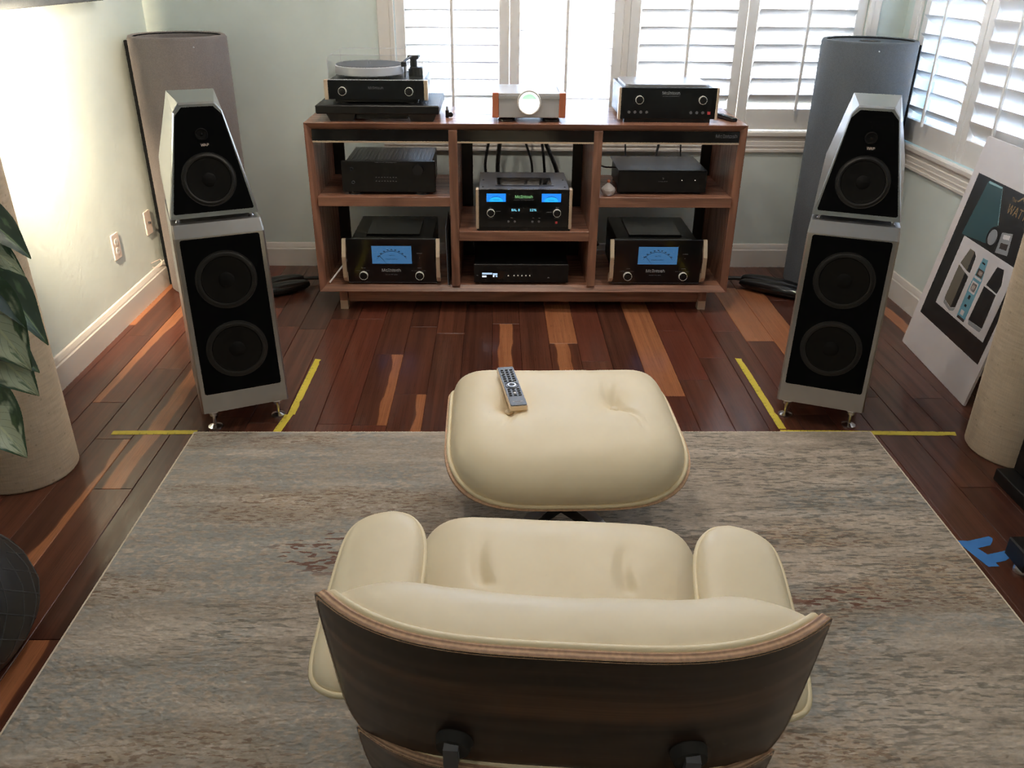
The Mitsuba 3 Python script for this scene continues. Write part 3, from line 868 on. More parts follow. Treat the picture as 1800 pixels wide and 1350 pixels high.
# mono power amplifiers with handles and blue meter
def mono_amp(xc, zb, label):
    t = thing('power_amplifier', label, 'amplifier', 'power amplifiers with blue meters')
    yf = 3.852
    w2 = 0.214
    put('chassis', cbox(xc - 0.195, xc + 0.195, yf + 0.02, 4.30, zb + 0.02, zb + 0.215, 0.003), 'black_satin', parent=t)
    put('transformer_cover', cbox(xc - 0.13, xc + 0.13, yf + 0.10, 4.24, zb + 0.215, zb + 0.223, 0.003), 'black_gloss', parent=t)
    put('faceplate', cbox(xc - w2, xc + w2, yf, yf + 0.02, zb + 0.008, zb + 0.228, 0.002), 'black_gloss', parent=t)
    put('lower_strip', cbox(xc - w2, xc + w2, yf - 0.001, yf + 0.0005, zb + 0.010, zb + 0.0125), 'grey_metal', parent=t)
    for sx in (-1, 1):
        for ya in (yf + 0.06, 4.20):
            put('foot', cyl(0.022, zb + 0.0005, zb + 0.02, 20, xc + sx * 0.15, ya), 'black_rubber', parent=t)
    mx0, mx1, mz0, mz1 = xc - 0.094, xc + 0.096, zb + 0.106, zb + 0.194
    me = put('meter', cbox(mx0, mx1, yf - 0.0015, yf + 0.001, mz0, mz1), 'glow_off', parent=t, emit=area([0.055, 0.19, 0.40], METER))
    mc = (mx0 + mx1) / 2
    arc = [(mc + 0.075 * math.sin(q) * 1.15, mz0 - 0.03 + 0.092 * math.cos(q)) for q in np.linspace(-0.95, 0.95, 24)]
    put('meter_arc', prism(unary_union([Polygon([arc[i], arc[i + 1], (arc[i + 1][0], arc[i + 1][1] + 0.002), (arc[i][0], arc[i][1] + 0.002)]) for i in range(23)]), yf - 0.0024, yf - 0.0016, 'y'), 'meter_ink', parent=me)
    for i, q in enumerate(np.linspace(-0.85, 0.85, 9)):
        x0 = mc + 0.0863 * math.sin(q)
        zz = mz0 - 0.03 + 0.098 * math.cos(q)
        put('tick', cbox(x0 - 0.004, x0 + 0.004, yf - 0.0024, yf - 0.0016, zz, zz + 0.0045), 'meter_ink', parent=me)
    put('needle', prism([(mc - 0.062, mz1 - 0.046), (mc - 0.060, mz1 - 0.045), (mc - 0.026, mz0 + 0.001), (mc - 0.0275, mz0 + 0.001)], yf - 0.0024, yf - 0.0016, 'y'), 'meter_ink', parent=me)
    put('caption', move(face_y(text('WATTS', 0.0055)), mc, yf - 0.0016, mz0 + 0.039), 'meter_ink', parent=me)
    put('caption', move(face_y(text('POWER OUTPUT', 0.0055)), mc, yf - 0.0016, mz0 + 0.020), 'meter_ink', parent=me)
    knob(t, xc - 0.139, yf, zb + 0.047, 0.021)
    knob(t, xc + 0.131, yf, zb + 0.047, 0.021)
    put('badge', move(face_y(text('McIntosh', 0.015, bold=True)), xc - 0.005, yf - 0.0002, zb + 0.066), 'print_grey', parent=t)
    put('caption', move(face_y(text('POWER AMPLIFIER', 0.0045)), xc - 0.005, yf - 0.0002, zb + 0.049), 'print_dim', parent=t)
    for sx in (-0.139, 0.131):
        put('caption', cbox(xc + sx - 0.010, xc + sx + 0.010, yf - 0.0006, yf + 0.0005, zb + 0.083, zb + 0.0855), 'print_dim', parent=t)
        put('caption', cbox(xc + sx - 0.04, xc + sx - 0.012, yf - 0.0006, yf + 0.0005, zb + 0.0700, zb + 0.0712), 'print_dim', parent=t)
        put('caption', cbox(xc + sx + 0.012, xc + sx + 0.03, yf - 0.0006, yf + 0.0005, zb + 0.0700, zb + 0.0712), 'print_dim', parent=t)
    put('caption', cbox(xc + 0.120, xc + 0.146, yf - 0.0006, yf + 0.0005, zb + 0.1565, zb + 0.159), 'print_dim', parent=t)
    put('pilot_light', cbox(xc + 0.132, xc + 0.134, yf - 0.0006, yf + 0.0005, zb + 0.135, zb + 0.137), 'print_grey', parent=t)
    for sx in (-1, 1):
        # side view (y, z): out from the plate at the bottom and the top, the grip standing off
        p = [(yf + 0.012, zb + 0.012), (yf - 0.020, zb + 0.030), (yf - 0.034, zb + 0.048), (yf - 0.036, zb + 0.150), (yf - 0.004, zb + 0.228), (yf + 0.012, zb + 0.228),
             (yf + 0.012, zb + 0.195), (yf - 0.002, zb + 0.172), (yf - 0.022, zb + 0.146), (yf - 0.020, zb + 0.066), (yf - 0.002, zb + 0.060), (yf + 0.012, zb + 0.058)]
        xa = xc + sx * w2
        put('handle', prism(p, min(xa, xa + sx * 0.018), max(xa, xa + sx * 0.018), 'x'), 'champagne_metal', parent=t)


METER = 0.6
mono_amp(-0.504, iz0, 'black power amplifier with a dim blue meter and pale handles, bottom left bay')
mono_amp(0.775, iz0, 'black power amplifier with a dim blue meter and pale handles, bottom right bay')

# preamplifier with two bright meters
zs = SH[1][1]
pr = thing('preamplifier', 'black preamplifier with two bright blue meters on the centre shelf', 'preamplifier')
yf = 3.85
put('chassis', cbox(-0.084, 0.338, yf + 0.015, 4.22, zs + 0.016, zs + 0.194, 0.002), 'grey_metal', parent=pr)
wn = put('top_window', cbox(0.0, 0.26, yf + 0.09, yf + 0.24, zs + 0.194, zs + 0.1955), 'black_gloss', parent=pr)
put('window_frame', prism(sbox(-0.008, yf + 0.082, 0.268, yf + 0.248).difference(sbox(0.0, yf + 0.09, 0.26, yf + 0.24)), zs + 0.194, zs + 0.197), 'grey_metal', parent=pr)
for xx in (-0.065, 0.319):
    for yy in (yf + 0.06, yf + 0.20):
        put('screw', move(lathe([(0, zs + 0.194), (0.004, zs + 0.194), (0.003, zs + 0.1965), (0, zs + 0.197)], 12), xx, yy), 'black_satin', parent=pr)
put('front_panel', cbox(-0.084, 0.338, yf, yf + 0.015, zs + 0.018, zs + 0.196, 0.001), 'black_gloss', parent=pr)
put('base_strip', cbox(-0.092, 0.346, yf + 0.001, yf + 0.05, zs + 0.0005, zs + 0.018, 0.001), 'black_satin', parent=pr)
for xa, xb in ((-0.098, -0.084), (0.338, 0.352)):
    put('end_cap', cbox(xa, xb, yf - 0.002, yf + 0.04, zs + 0.010, zs + 0.198, 0.002), 'champagne_metal', parent=pr)
for x0 in (-0.048, 0.209):
    me = put('meter', cbox(x0, x0 + 0.090, yf - 0.0012, yf + 0.001, zs + 0.139, zs + 0.178), 'glow_off', parent=pr, emit=area([0.008, 0.24, 0.92], 1.0))
    arc = [(x0 + 0.045 + 0.042 * math.sin(q), zs + 0.120 + 0.044 * math.cos(q)) for q in np.linspace(-0.8, 0.8, 14)]
    put('meter_arc', prism(unary_union([Polygon([arc[i], arc[i + 1], (arc[i + 1][0], arc[i + 1][1] + 0.0016), (arc[i][0], arc[i][1] + 0.0016)]) for i in range(13)]), yf - 0.0020, yf - 0.0013, 'y'), 'meter_ink', parent=me)
    put('meter_glow', prism([(x0 + 0.012, zs + 0.1395), (x0 + 0.078, zs + 0.1395), (x0 + 0.072, zs + 0.158), (x0 + 0.045, zs + 0.162), (x0 + 0.018, zs + 0.158)], yf - 0.0017, yf - 0.00125, 'y'), 'glow_off', parent=me, emit=area([0.01, 0.45, 1.0], 1.0))
    put('caption', cbox(x0 + 0.030, x0 + 0.060, yf - 0.0022, yf - 0.0014, zs + 0.147, zs + 0.1485), 'meter_ink', parent=me)
put('badge', move(face_y(text('McIntosh', 0.0135, bold=True)), 0.126, yf - 0.0002, zs + 0.157), 'glow_off', parent=pr, emit=area([0.22, 0.50, 0.20], 0.75))
put('caption', move(face_y(text('VACUUM TUBE PREAMPLIFIER', 0.0045)), 0.126, yf - 0.0002, zs + 0.146), 'print_dim', parent=pr)
dsp = put('display', cbox(0.055, 0.195, yf - 0.0006, yf + 0.001, zs + 0.088, zs + 0.112), 'black_satin', parent=pr)
put('readout', move(face_y(text('BAL 8', 0.0105, bold=True)), 0.088, yf - 0.0008, zs + 0.096), 'glow_off', parent=dsp, emit=area([0.22, 0.75, 0.95], 1.0))
put('readout', move(face_y(text('12%', 0.0105, bold=True)), 0.170, yf - 0.0008, zs + 0.096), 'glow_off', parent=dsp, emit=area([0.22, 0.75, 0.95], 1.0))
knob(pr, -0.028, yf, zs + 0.088, 0.0185)
knob(pr, 0.282, yf, zs + 0.088, 0.0185)
for (x0, x1, zz) in [(-0.034, -0.024, 0.112), (-0.040, -0.018, 0.062), (0.276, 0.290, 0.112), (0.270, 0.292, 0.062), (-0.004, 0.018, 0.093), (0.232, 0.258, 0.090), (0.063, 0.075, 0.062), (0.168, 0.178, 0.062), (0.195, 0.205, 0.062)]:
    put('caption', cbox(x0, x1, yf - 0.0005, yf + 0.0005, zs + zz, zs + zz + 0.0022), 'print_dim', parent=pr)
for xx in (0.055, 0.085, 0.168, 0.198):
    put('button', move(face_y(cyl(0.0055, 0, 0.0016, 14)), xx, yf, zs + 0.046), 'print_dim', parent=pr)
put('power_button', cbox(0.275, 0.286, yf - 0.002, yf + 0.0005, zs + 0.036, zs + 0.047), 'red_button', parent=pr)

# streamer / DAC below the preamplifier
dc = thing('digital_converter', 'low black digital converter with a small lit display and white dots, bottom centre bay', 'audio component')
put('case', cbox(-0.108, 0.346, 3.862, 4.20, iz0 + 0.012, iz0 + 0.102, 0.003), 'black_satin', parent=dc)
put('front_panel', cbox(-0.110, 0.348, 3.852, 3.862, iz0 + 0.012, iz0 + 0.104, 0.002), 'black_satin', parent=dc)
put('top_lip', cbox(-0.110, 0.348, 3.851, 3.853, iz0 + 0.097, iz0 + 0.0995), 'black_metal', parent=dc)
for xa in (-0.07, 0.31):
    for ya in (3.90, 4.16):
        put('foot', cyl(0.02, iz0 + 0.0005, iz0 + 0.012, 20, xa, ya), 'black_rubber', parent=dc)
ds = put('display', cbox(-0.085, 0.032, 3.8508, 3.8525, iz0 + 0.030, iz0 + 0.072), 'black_gloss', parent=dc)
for (x0, x1, za, zb, e) in [(-0.071, -0.022, 0.053, 0.062, (0.45, 0.62, 0.8)), (-0.071, -0.050, 0.039, 0.048, (0.8, 0.9, 1)), (-0.019, 0.003, 0.049, 0.060, (0.45, 0.62, 0.8)), (-0.019, -0.011, 0.040, 0.049, (0.8, 0.9, 1)), (-0.006, 0.003, 0.040, 0.047, (0.45, 0.62, 0.8))]:
    put('readout', cbox(x0, x1, 3.8502, 3.8509, iz0 + za, iz0 + zb), 'glow_off', parent=ds, emit=area(e, 1.0))
for xx in (0.056, 0.084, 0.103, 0.122, 0.141, 0.160):
    put('indicator', move(face_y(cyl(0.0028, 0, 0.001, 12)), xx, 3.852, iz0 + 0.0475), 'print_white', parent=dc, emit=area((0.75, 0.62, 0.5), 0.5))
put('logo_mark', cbox(0.247, 0.257, 3.8512, 3.8525, iz0 + 0.036, iz0 + 0.038), 'print_grey', parent=dc)
put('logo_mark', cbox(-0.098, -0.090, 3.8512, 3.8525, iz0 + 0.046, iz0 + 0.050), 'print_dim', parent=dc)

# black component on the right shelf
zs = SH[2][1]
bx = thing('phono_stage', 'plain black component with two small lit dots on the upper right shelf', 'audio component')
put('case', cbox(0.577, 0.972, 3.925, 4.22, zs + 0.014, 0.682, 0.004), 'black_satin', parent=bx)
put('top_cover', cbox(0.566, 0.983, 3.905, 4.225, 0.682, 0.688, 0.002), 'black_metal', parent=bx)
put('front_panel', cbox(0.566, 0.983, 3.900, 3.925, zs + 0.010, 0.682, 0.002), 'black_satin', parent=bx)
for xa in (0.60, 0.95):
    for ya in (3.94, 4.19):
        put('foot', cyl(0.02, zs + 0.0005, zs + 0.014, 20, xa, ya), 'black_rubber', parent=bx)
for xx in (0.866, 0.928):
    put('indicator', move(face_y(cyl(0.0022, 0, 0.001, 12)), xx, 3.900, 0.643), 'print_white', parent=bx, emit=area((1.0, 0.85, 0.7), 0.9))
put('logo_mark', cat([cbox(0.755, 0.800, 3.8992, 3.9003, 0.637, 0.6385), prism([(0.772, 0.655), (0.784, 0.655), (0.778, 0.646)], 3.8992, 3.9003, 'y')]), 'print_dim', parent=bx)
cb = tube(spline([(0.576, 4.05, 0.670), (0.53, 4.06, 0.668), (0.50, 4.15, 0.655), (0.49, 4.27, 0.600)], 20), 0.004)
tag(put('signal_cable', cb, 'cable_black', smooth=True), 'thin black cable leaving the left side of the two-dot component', 'cable')

cr = thing('crystal_ornament', 'small cut crystal pear-shaped ornament on the upper right shelf', 'ornament')
m = trimesh.creation.icosphere(subdivisions=2, radius=1.0)
v = m.vertices.copy()
zz = v[:, 2]
rad = np.where(zz < 0.2, 1.0, 1.0 - (zz - 0.2) * 0.85)
rad = rad * (1 + 0.05 * np.sin(zz * 13) * np.sin(np.arctan2(v[:, 1], v[:, 0]) * 8))
v[:, 0] *= rad * 0.033
v[:, 1] *= rad * 0.033
v[:, 2] = np.maximum(v[:, 2], -0.75) * 0.034
m.vertices = v + np.array([0.521, 3.885, zs + 0.0265])
put('body', m, 'crystal', parent=cr)
put('cap', move(trimesh.creation.icosphere(subdivisions=1, radius=0.008), 0.521, 3.885, zs + 0.066), 'copper', parent=cr)

rs = thing('record_sleeve', 'record in a clear plastic sleeve standing on edge against the left divider', 'record sleeve')
put('card', rot(cbox(-0.230, -0.226, 3.838, 4.12, iz0 + 0.001, iz0 + 0.27, 0.001), -1.2, (0, 1, 0), (-0.228, 3.9, iz0)), 'black_metal', parent=rs)
put('sleeve', rot(cbox(-0.237, -0.2335, 3.836, 4.13, iz0 + 0.002, iz0 + 0.29, 0.001), -1.2, (0, 1, 0), (-0.228, 3.9, iz0)), 'mat_grey', parent=rs)
tag(put('white_rod', tube([(-0.813, 3.86, iz0 + 0.006), (-0.745, 3.90, iz0 + 0.085), (-0.726, 3.93, iz0 + 0.105)], 0.0045, 8), 'print_white', smooth=30), 'thin white rod leaning on the left side of the bottom left amplifier', 'rod')


# cables behind the gear
def cable(name, pts, r, label, g=None):
    return tag(put(name, tube(spline(pts, 36), r, 8), 'cable_black', smooth=True), label, 'cable', g)


g = 'cables hanging behind the centre bay'
cable('hanging_cable', [(0.00, 4.42, 0.92), (-0.035, 4.42, 0.75), (-0.06, 4.36, 0.60), (-0.03, 4.28, 0.50)], 0.007, 'black cable hanging at the left behind the preamplifier', g)
cable('hanging_cable', [(0.055, 4.42, 0.92), (0.025, 4.42, 0.78), (0.005, 4.36, 0.62), (0.01, 4.28, 0.50)], 0.011, 'thick black cable hanging behind the preamplifier, left of the middle', g)
cable('hanging_cable', [(0.105, 4.42, 0.92), (0.135, 4.42, 0.76), (0.18, 4.36, 0.62), (0.18, 4.28, 0.50)], 0.006, 'thin black cable slanting down right behind the middle of the preamplifier', g)
cable('hanging_cable', [(0.215, 4.42, 0.92), (0.245, 4.42, 0.74), (0.305, 4.34, 0.60), (0.33, 4.27, 0.48)], 0.011, 'thick black cable slanting down at the right behind the preamplifier', g)
cable('hanging_cable', [(0.235, 4.48, 0.92), (0.225, 4.48, 0.80), (0.25, 4.47, 0.60), (0.27, 4.46, 0.30), (0.27, 4.45, 0.006)], 0.007, 'black cable crossing the thick slanting one behind the preamplifier', g)
g = 'cables hanging behind the right bay'
cable('hanging_cable', [(0.66, 4.42, 0.92), (0.665, 4.42, 0.74), (0.668, 4.36, 0.64), (0.67, 4.24, 0.60)], 0.004, 'thin black cable hanging behind the left of the two-dot component', g)
cable('hanging_cable', [(0.87, 4.42, 0.92), (0.845, 4.42, 0.74), (0.815, 4.34, 0.64), (0.81, 4.24, 0.60)], 0.006, 'black cable slanting down left behind the two-dot component', g)
cable('hanging_cable', [(0.955, 4.42, 0.92), (0.955, 4.42, 0.74), (0.952, 4.36, 0.64), (0.95, 4.24, 0.60)], 0.004, 'thin straight black cable behind the right of the two-dot component', g)
cable('hanging_cable', [(0.50, 4.30, 0.50), (0.52, 4.33, 0.40), (0.505, 4.33, 0.28), (0.54, 4.30, 0.20)], 0.009, 'black cable looping behind the left side of the bottom right amplifier', g)

# speaker cables with network boxes on the floor


def pod(p0, p1, r, parent):
    ax = np.array(p1) - np.array(p0)
    n = 22
    t = np.linspace(0, 1, n)
    rad = r * (0.35 + 0.65 * np.clip(np.sin(np.pi * np.clip(t, 0.0, 1.0)) ** 0.45, 0, 1))
    pts = np.array(p0) + t[:, None] * ax
    m = tube(pts, rad, 20)
    m.vertices[:, 2] = p0[2] + (m.vertices[:, 2] - p0[2]) * 0.75
    return put('network_box', m, 'black_gloss', parent=parent, smooth=True)


sc1 = thing('speaker_cable', 'black speaker cable with two glossy network boxes on the floor left of the console', 'speaker cable')
pod((-1.27, 4.10, 0.034), (-1.035, 4.25, 0.034), 0.044, sc1)
pod((-1.26, 4.00, 0.034), (-0.985, 4.165, 0.034), 0.044, sc1)
put('lead', tube(spline([(-1.05, 4.245, 0.03), (-0.96, 4.275, 0.025), (-0.88, 4.29, 0.02), (-0.70, 4.38, 0.02)], 24), 0.010), 'cable_black', parent=sc1, smooth=True)
put('lead', tube(spline([(-1.26, 4.105, 0.03), (-1.22, 3.70, 0.03), (-1.13, 3.28, 0.05), (-1.12, 3.22, 0.10)], 24), 0.008), 'cable_black', parent=sc1, smooth=True)
sc2 = thing('speaker_cable', 'black speaker cable with two glossy network boxes on the floor right of the console', 'speaker cable')
pod((1.33, 4.275, 0.034), (1.60, 4.09, 0.034), 0.044, sc2)
pod((1.30, 4.205, 0.034), (1.62, 3.985, 0.034), 0.044, sc2)
put('lead', tube(spline([(1.35, 4.265, 0.03), (1.25, 4.29, 0.025), (1.16, 4.30, 0.02), (1.0, 4.38, 0.02)], 24), 0.011), 'cable_black', parent=sc2, smooth=True)
put('lead', tube(spline([(1.60, 4.10, 0.03), (1.56, 3.75, 0.03), (1.41, 3.28, 0.05), (1.39, 3.22, 0.10)], 24), 0.008), 'cable_black', parent=sc2, smooth=True)


# ------------------------------------------------------------------ loudspeakers
def loudspeaker(px, py, yaw, label):
    t = thing('loudspeaker', label, 'loudspeaker', 'pair of floor-standing loudspeakers')

    def L(m):
        return move(rotz(m, yaw), px, py)

    def add(name, m, mat, parent=t, **k):
        return put(name, L(m), mat, parent=parent, **k)

    # lower cabinet: (half width front, s front, half width back, s back, z)
    lv = [(0.154, -0.032, 0.150, 0.40, 0.082), (0.148, -0.002, 0.142, 0.40, 0.722), (0.1445, 0.026, 0.138, 0.395, 0.761)]
    pts = []
    for wf, sf, wb, sb, z in lv:
        pts += [(-wf + 0.006, sf, z), (wf - 0.006, sf, z), (-wf, sf + 0.006, z), (wf, sf + 0.006, z), (-wb, sb, z), (wb, sb, z)]
    cab = add('bass_cabinet', hull(pts), 'speaker_silver')

    def fy(z):
        return -0.032 + (z - 0.082) / 0.64 * 0.030

    tilt = math.degrees(math.atan(0.030 / 0.64))

    def on_front(m, z, fy_, deg):
        """m faces -y at the origin: lean it back and set it on the front plane."""
        rot(m, -deg, (1, 0, 0))
        return move(m, 0, fy_(z), z)

    # grille panel with the drivers seen through the cloth
    gp = Polygon([(-0.134, -0.2815), (0.134, -0.2815), (0.129, 0.2815), (-0.129, 0.2815)]).buffer(-0.008).buffer(0.008)
    gr = add('bass_grille', on_front(face_y(trimesh.creation.extrude_polygon(gp, 0.0022, engine='earcut')), 0.4355, fy, tilt), 'grille_cloth', parent=cab)

    def driver(name, z, r, parent, fyf, deg, x=0.0, off=0.0023):
        def turned(prof):
            m = on_front(move(face_y(lathe(prof[::-1], 64)), x, -off, 0), z, fyf, deg)
            m.fix_normals()
            return m
        add(name, turned([(r * 0.80, 0.0), (r * 0.79, 0.0032), (r * 0.77, 0.0022), (r * 0.5, 0.0010), (r * 0.26, 0.0004), (r * 0.25, 0.002), (r * 0.18, 0.0052), (r * 0.09, 0.0068), (0, 0.0072)]), 'driver_dark', parent=parent, smooth=45)
        add(name + '_surround', turned([(r, 0.0), (r * 0.99, 0.0022), (r * 0.95, 0.0018), (r * 0.93, 0.0035), (r * 0.87, 0.0060), (r * 0.81, 0.0035), (r * 0.80, 0.0)]), 'driver_ring', parent=parent, smooth=45)

    driver('woofer', 0.567, 0.103, cab, fy, tilt)
    driver('woofer', 0.312, 0.106, cab, fy, tilt)
    for sx in (-0.115, 0.115):
        for ss in (0.015, 0.33):
            ft = add('foot', move(lathe([(0, 0.0005), (0.026, 0.0005), (0.026, 0.004), (0.012, 0.010), (0.006, 0.012), (0.006, 0.046), (0.013, 0.048), (0.013, 0.058), (0.008, 0.060), (0.008, 0.066), (0.026, 0.067), (0.024, 0.080), (0, 0.080)], 28), sx, ss), 'chrome', smooth=30)

    # upper cabinet: truncated pyramid leaning back
    up = [(0.144, 0.045, 0.775), (0.0775, 0.106, 1.104)]

    def fu(z):
        return 0.045 + (z - 0.775) / 0.329 * 0.061

    deg_u = math.degrees(math.atan(0.061 / 0.329))
    P = []
    for w, s, z in up:
        P += [(-w + 0.004, s, z), (w - 0.004, s, z), (-w, s + 0.006, z), (w, s + 0.006, z)]
    P += [(-0.054, 0.109, 1.128), (0.054, 0.109, 1.128), (-0.056, 0.118, 1.134), (0.056, 0.118, 1.134)]
    P += [(-0.077, 0.285, 1.152), (0.077, 0.285, 1.152), (-0.070, 0.292, 1.146), (0.070, 0.292, 1.146)]
    P += [(-0.134, 0.33, 0.93), (0.134, 0.33, 0.93), (-0.138, 0.33, 0.87), (0.138, 0.33, 0.87), (-0.122, 0.335, 0.775), (0.122, 0.335, 0.775)]
    head = add('head_cabinet', hull(P), 'speaker_silver')
    add('head_spike', cat([move(lathe([(0, 0.7611), (0.010, 0.7611), (0.006, 0.766), (0.006, 0.775), (0, 0.775)], 16), sx, ss) for sx in (-0.118, 0.118) for ss in (0.066, 0.30)]), 'chrome', parent=head)
    hp = Polygon([(-0.130, -0.1525), (0.130, -0.1525), (0.0735, 0.157), (0.049, 0.183), (-0.049, 0.183), (-0.0735, 0.157)]).buffer(-0.006).buffer(0.006)
    add('head_grille', on_front(face_y(trimesh.creation.extrude_polygon(hp, 0.0022, engine='earcut')), 0.940, fu, deg_u), 'grille_cloth', parent=head)
    driver('midrange', 0.893, 0.088, head, fu, deg_u)
    driver('tweeter', 1.035, 0.0205, head, fu, deg_u)
    for dx, ch in ((-0.0085, 'W'), (0.0, 'A'), (0.0085, 'P')):
        add('logo', on_front(move(face_y(text(ch, 0.0085, 0.0006, True)), dx + 0.006, -0.0023, 0), 0.998, fu, deg_u), 'print_pink', parent=head)
    return t


loudspeaker(-0.932, 2.743, 23.5, 'silver floor-standing loudspeaker with black grilles at the left of the rug')
loudspeaker(1.214, 2.747, -21.8, 'silver floor-standing loudspeaker with black grilles at the right of the rug')


# ------------------------------------------------------------------ acoustic tubes
def acoustic_tube(x, y, r, h, mat, label, capmat=None, open_top=False, seam=None, group=None):
    t = thing('acoustic_tube', label, 'acoustic tube', group)
    if open_top:
        prof = [(0, 0.0005), (r - 0.006, 0.0005), (r, 0.008), (r, h - 0.014), (r - 0.006, h - 0.003), (r - 0.014, h), (r - 0.024, h - 0.003), (r - 0.028, h - 0.012)]
    else:
        prof = [(0, 0.0005), (r - 0.006, 0.0005), (r, 0.008), (r, h - 0.012), (r - 0.005, h - 0.002), (r - 0.014, h), (r - 0.022, h - 0.004)]
    put('cover', move(lathe(prof, 80), x, y), mat, parent=t, smooth=40)
    rc = r - (0.030 if open_top else 0.0235)
    dep = 0.055 if open_top else 0.010
    put('end_cap', move(lathe([(0, h - dep - 0.012), (rc + 0.002, h - dep - 0.012), (rc + 0.002, h - 0.013), (rc, h - 0.010), (rc, h - dep), (0, h - dep)], 64), x, y), capmat or mat, parent=t)
    put('rim_piping', move(lathe([(rc, h - 0.010), (rc + 0.003, h - 0.005), (rc + 0.006, h - 0.008), (rc + 0.004, h - 0.014), (rc, h - 0.010)], 64), x, y), 'black_felt', parent=t, smooth=30)
    return t


tl = acoustic_tube(-1.505, 4.27, 0.222, 1.232, 'grey_fabric', 'tall warm grey fabric acoustic tube in the left back corner', 'grey_fabric', True)
a0 = math.radians(172)
seam = [(-1.505 + 0.222 * math.cos(q), 4.27 + 0.222 * math.sin(q)) for q in np.linspace(a0, a0 + 0.30, 8)]
seam2 = [(-1.505 + 0.243 * math.cos(q), 4.27 + 0.243 * math.sin(q)) for q in np.linspace(a0 + 0.30, a0, 8)]
put('side_strip', prism(Polygon(seam + seam2), 0.002, 1.205), 'black_felt', parent=tl, label='black strip along its left side')
put('pin', move(trimesh.creation.icosphere(subdivisions=1, radius=0.004), -1.505 + 0.222 * math.cos(-0.95), 4.27 + 0.222 * math.sin(-0.95), 1.19), 'chrome', parent=tl)
tr = acoustic_tube(1.80, 4.31, 0.222, 1.232, 'slate_fabric', 'tall blue grey fabric acoustic tube with a dark cap in the right back corner', 'tube_cap')
put('cap_badge', move(lathe([(0, 1.2221), (0.05, 1.2221), (0.045, 1.2245), (0, 1.2245)], 40), 1.80, 4.31), 'black_satin', parent=tr)
a0 = math.radians(-14)
seam = [(1.80 + 0.222 * math.cos(q), 4.31 + 0.222 * math.sin(q)) for q in np.linspace(a0, a0 + 0.2, 6)]
seam2 = [(1.80 + 0.236 * math.cos(q), 4.31 + 0.236 * math.sin(q)) for q in np.linspace(a0 + 0.2, a0, 6)]
put('side_strip', prism(Polygon(seam + seam2), 0.002, 1.21), 'black_felt', parent=tr, label='black strip along its right side')
put('pin', move(trimesh.creation.icosphere(subdivisions=1, radius=0.004), 1.80 + 0.222 * math.cos(-1.75), 4.31 + 0.222 * math.sin(-1.75), 1.195), 'chrome', parent=tr)
acoustic_tube(-1.59, 2.42, 0.160, 1.18, 'linen_fabric', 'beige linen acoustic tube behind the plant leaves at the left edge', 'linen_fabric')
acoustic_tube(1.865, 2.545, 0.165, 0.98, 'linen_fabric', 'beige linen acoustic tube in front of the poster board at the right edge', 'linen_fabric')


# ------------------------------------------------------------------ Pads on bent plywood shells
def superell(ha, hb, p, n=160, taper=0.0, p2=None):
    q = np.linspace(0, 2 * np.pi, n, endpoint=False)
    c, s = np.cos(q), np.sin(q)
    p = np.where(s > 0, p2 or p, p)
    a = ha * np.sign(c) * np.abs(c) ** (2 / p)
    b = hb * np.sign(s) * np.abs(s) ** (2 / p)
    # even spacing along the outline
    pts = np.stack([a, b], 1)
    pts = np.vstack([pts, pts[:1]])
    d = np.r_[0, np.cumsum(np.linalg.norm(np.diff(pts, axis=0), axis=1))]
    u = np.linspace(0, d[-1], n, endpoint=False)
    pts = np.stack([np.interp(u, d, pts[:, 0]), np.interp(u, d, pts[:, 1])], 1)
    pts[:, 0] *= 1 + taper * pts[:, 1] / hb
    return pts


def bend(phimax, half, p):
    """Arc tables: from developed coordinate a to (along, rise)."""
    t = np.linspace(0, half * 1.5, 500)
    phi = phimax * (t / half) ** p
    x = np.r_[0, np.cumsum(np.cos(phi[:-1]) * np.diff(t))]
    y = np.r_[0, np.cumsum(np.sin(phi[:-1]) * np.diff(t))]
    return lambda a: (np.sign(a) * np.interp(np.abs(a), t, x), np.interp(np.abs(a), t, y))


def pad(S, out, rings, off, tofs=0.0):
    """Grid over the outline: rings in 0..1, off(r, a, b) = height along the surface normal. Returns vertices, rings x outline, and (a, b)."""
    n = len(out)
    ab = np.array([out * r for r in rings])                   # R, n, 2
    pos, nor = S(ab[..., 0].ravel(), ab[..., 1].ravel())
    h = off(np.repeat(rings, n), ab[..., 0].ravel(), ab[..., 1].ravel())
    return (pos + nor * h[:, None]), ab.reshape(-1, 2), n


def grid_mesh(v, n, R, centre, flip=False):
    f = []
    for i in range(R - 1):
        for j in range(n):
            k = (j + 1) % n
            f += [[i * n + j, (i + 1) * n + j, (i + 1) * n + k], [i * n + j, (i + 1) * n + k, i * n + k]]
    v = np.vstack([v, centre])
    c = len(v) - 1
    f += [[c, j, (j + 1) % n] for j in range(n)]
    f = np.array(f)
    if flip:
        f = f[:, ::-1]
    return trimesh.Trimesh(v, f, process=False)


def surface(fn):
    """S(a,b) -> positions and normals by differences; fn returns positions."""
    def S(a, b):
        e = 1e-4
        p = fn(a, b)
        da = fn(a + e, b) - fn(a - e, b)
        db = fn(a, b + e) - fn(a, b - e)
        n = np.cross(da, db)
        n /= np.linalg.norm(n, axis=1, keepdims=True)
        return p, n
    return S


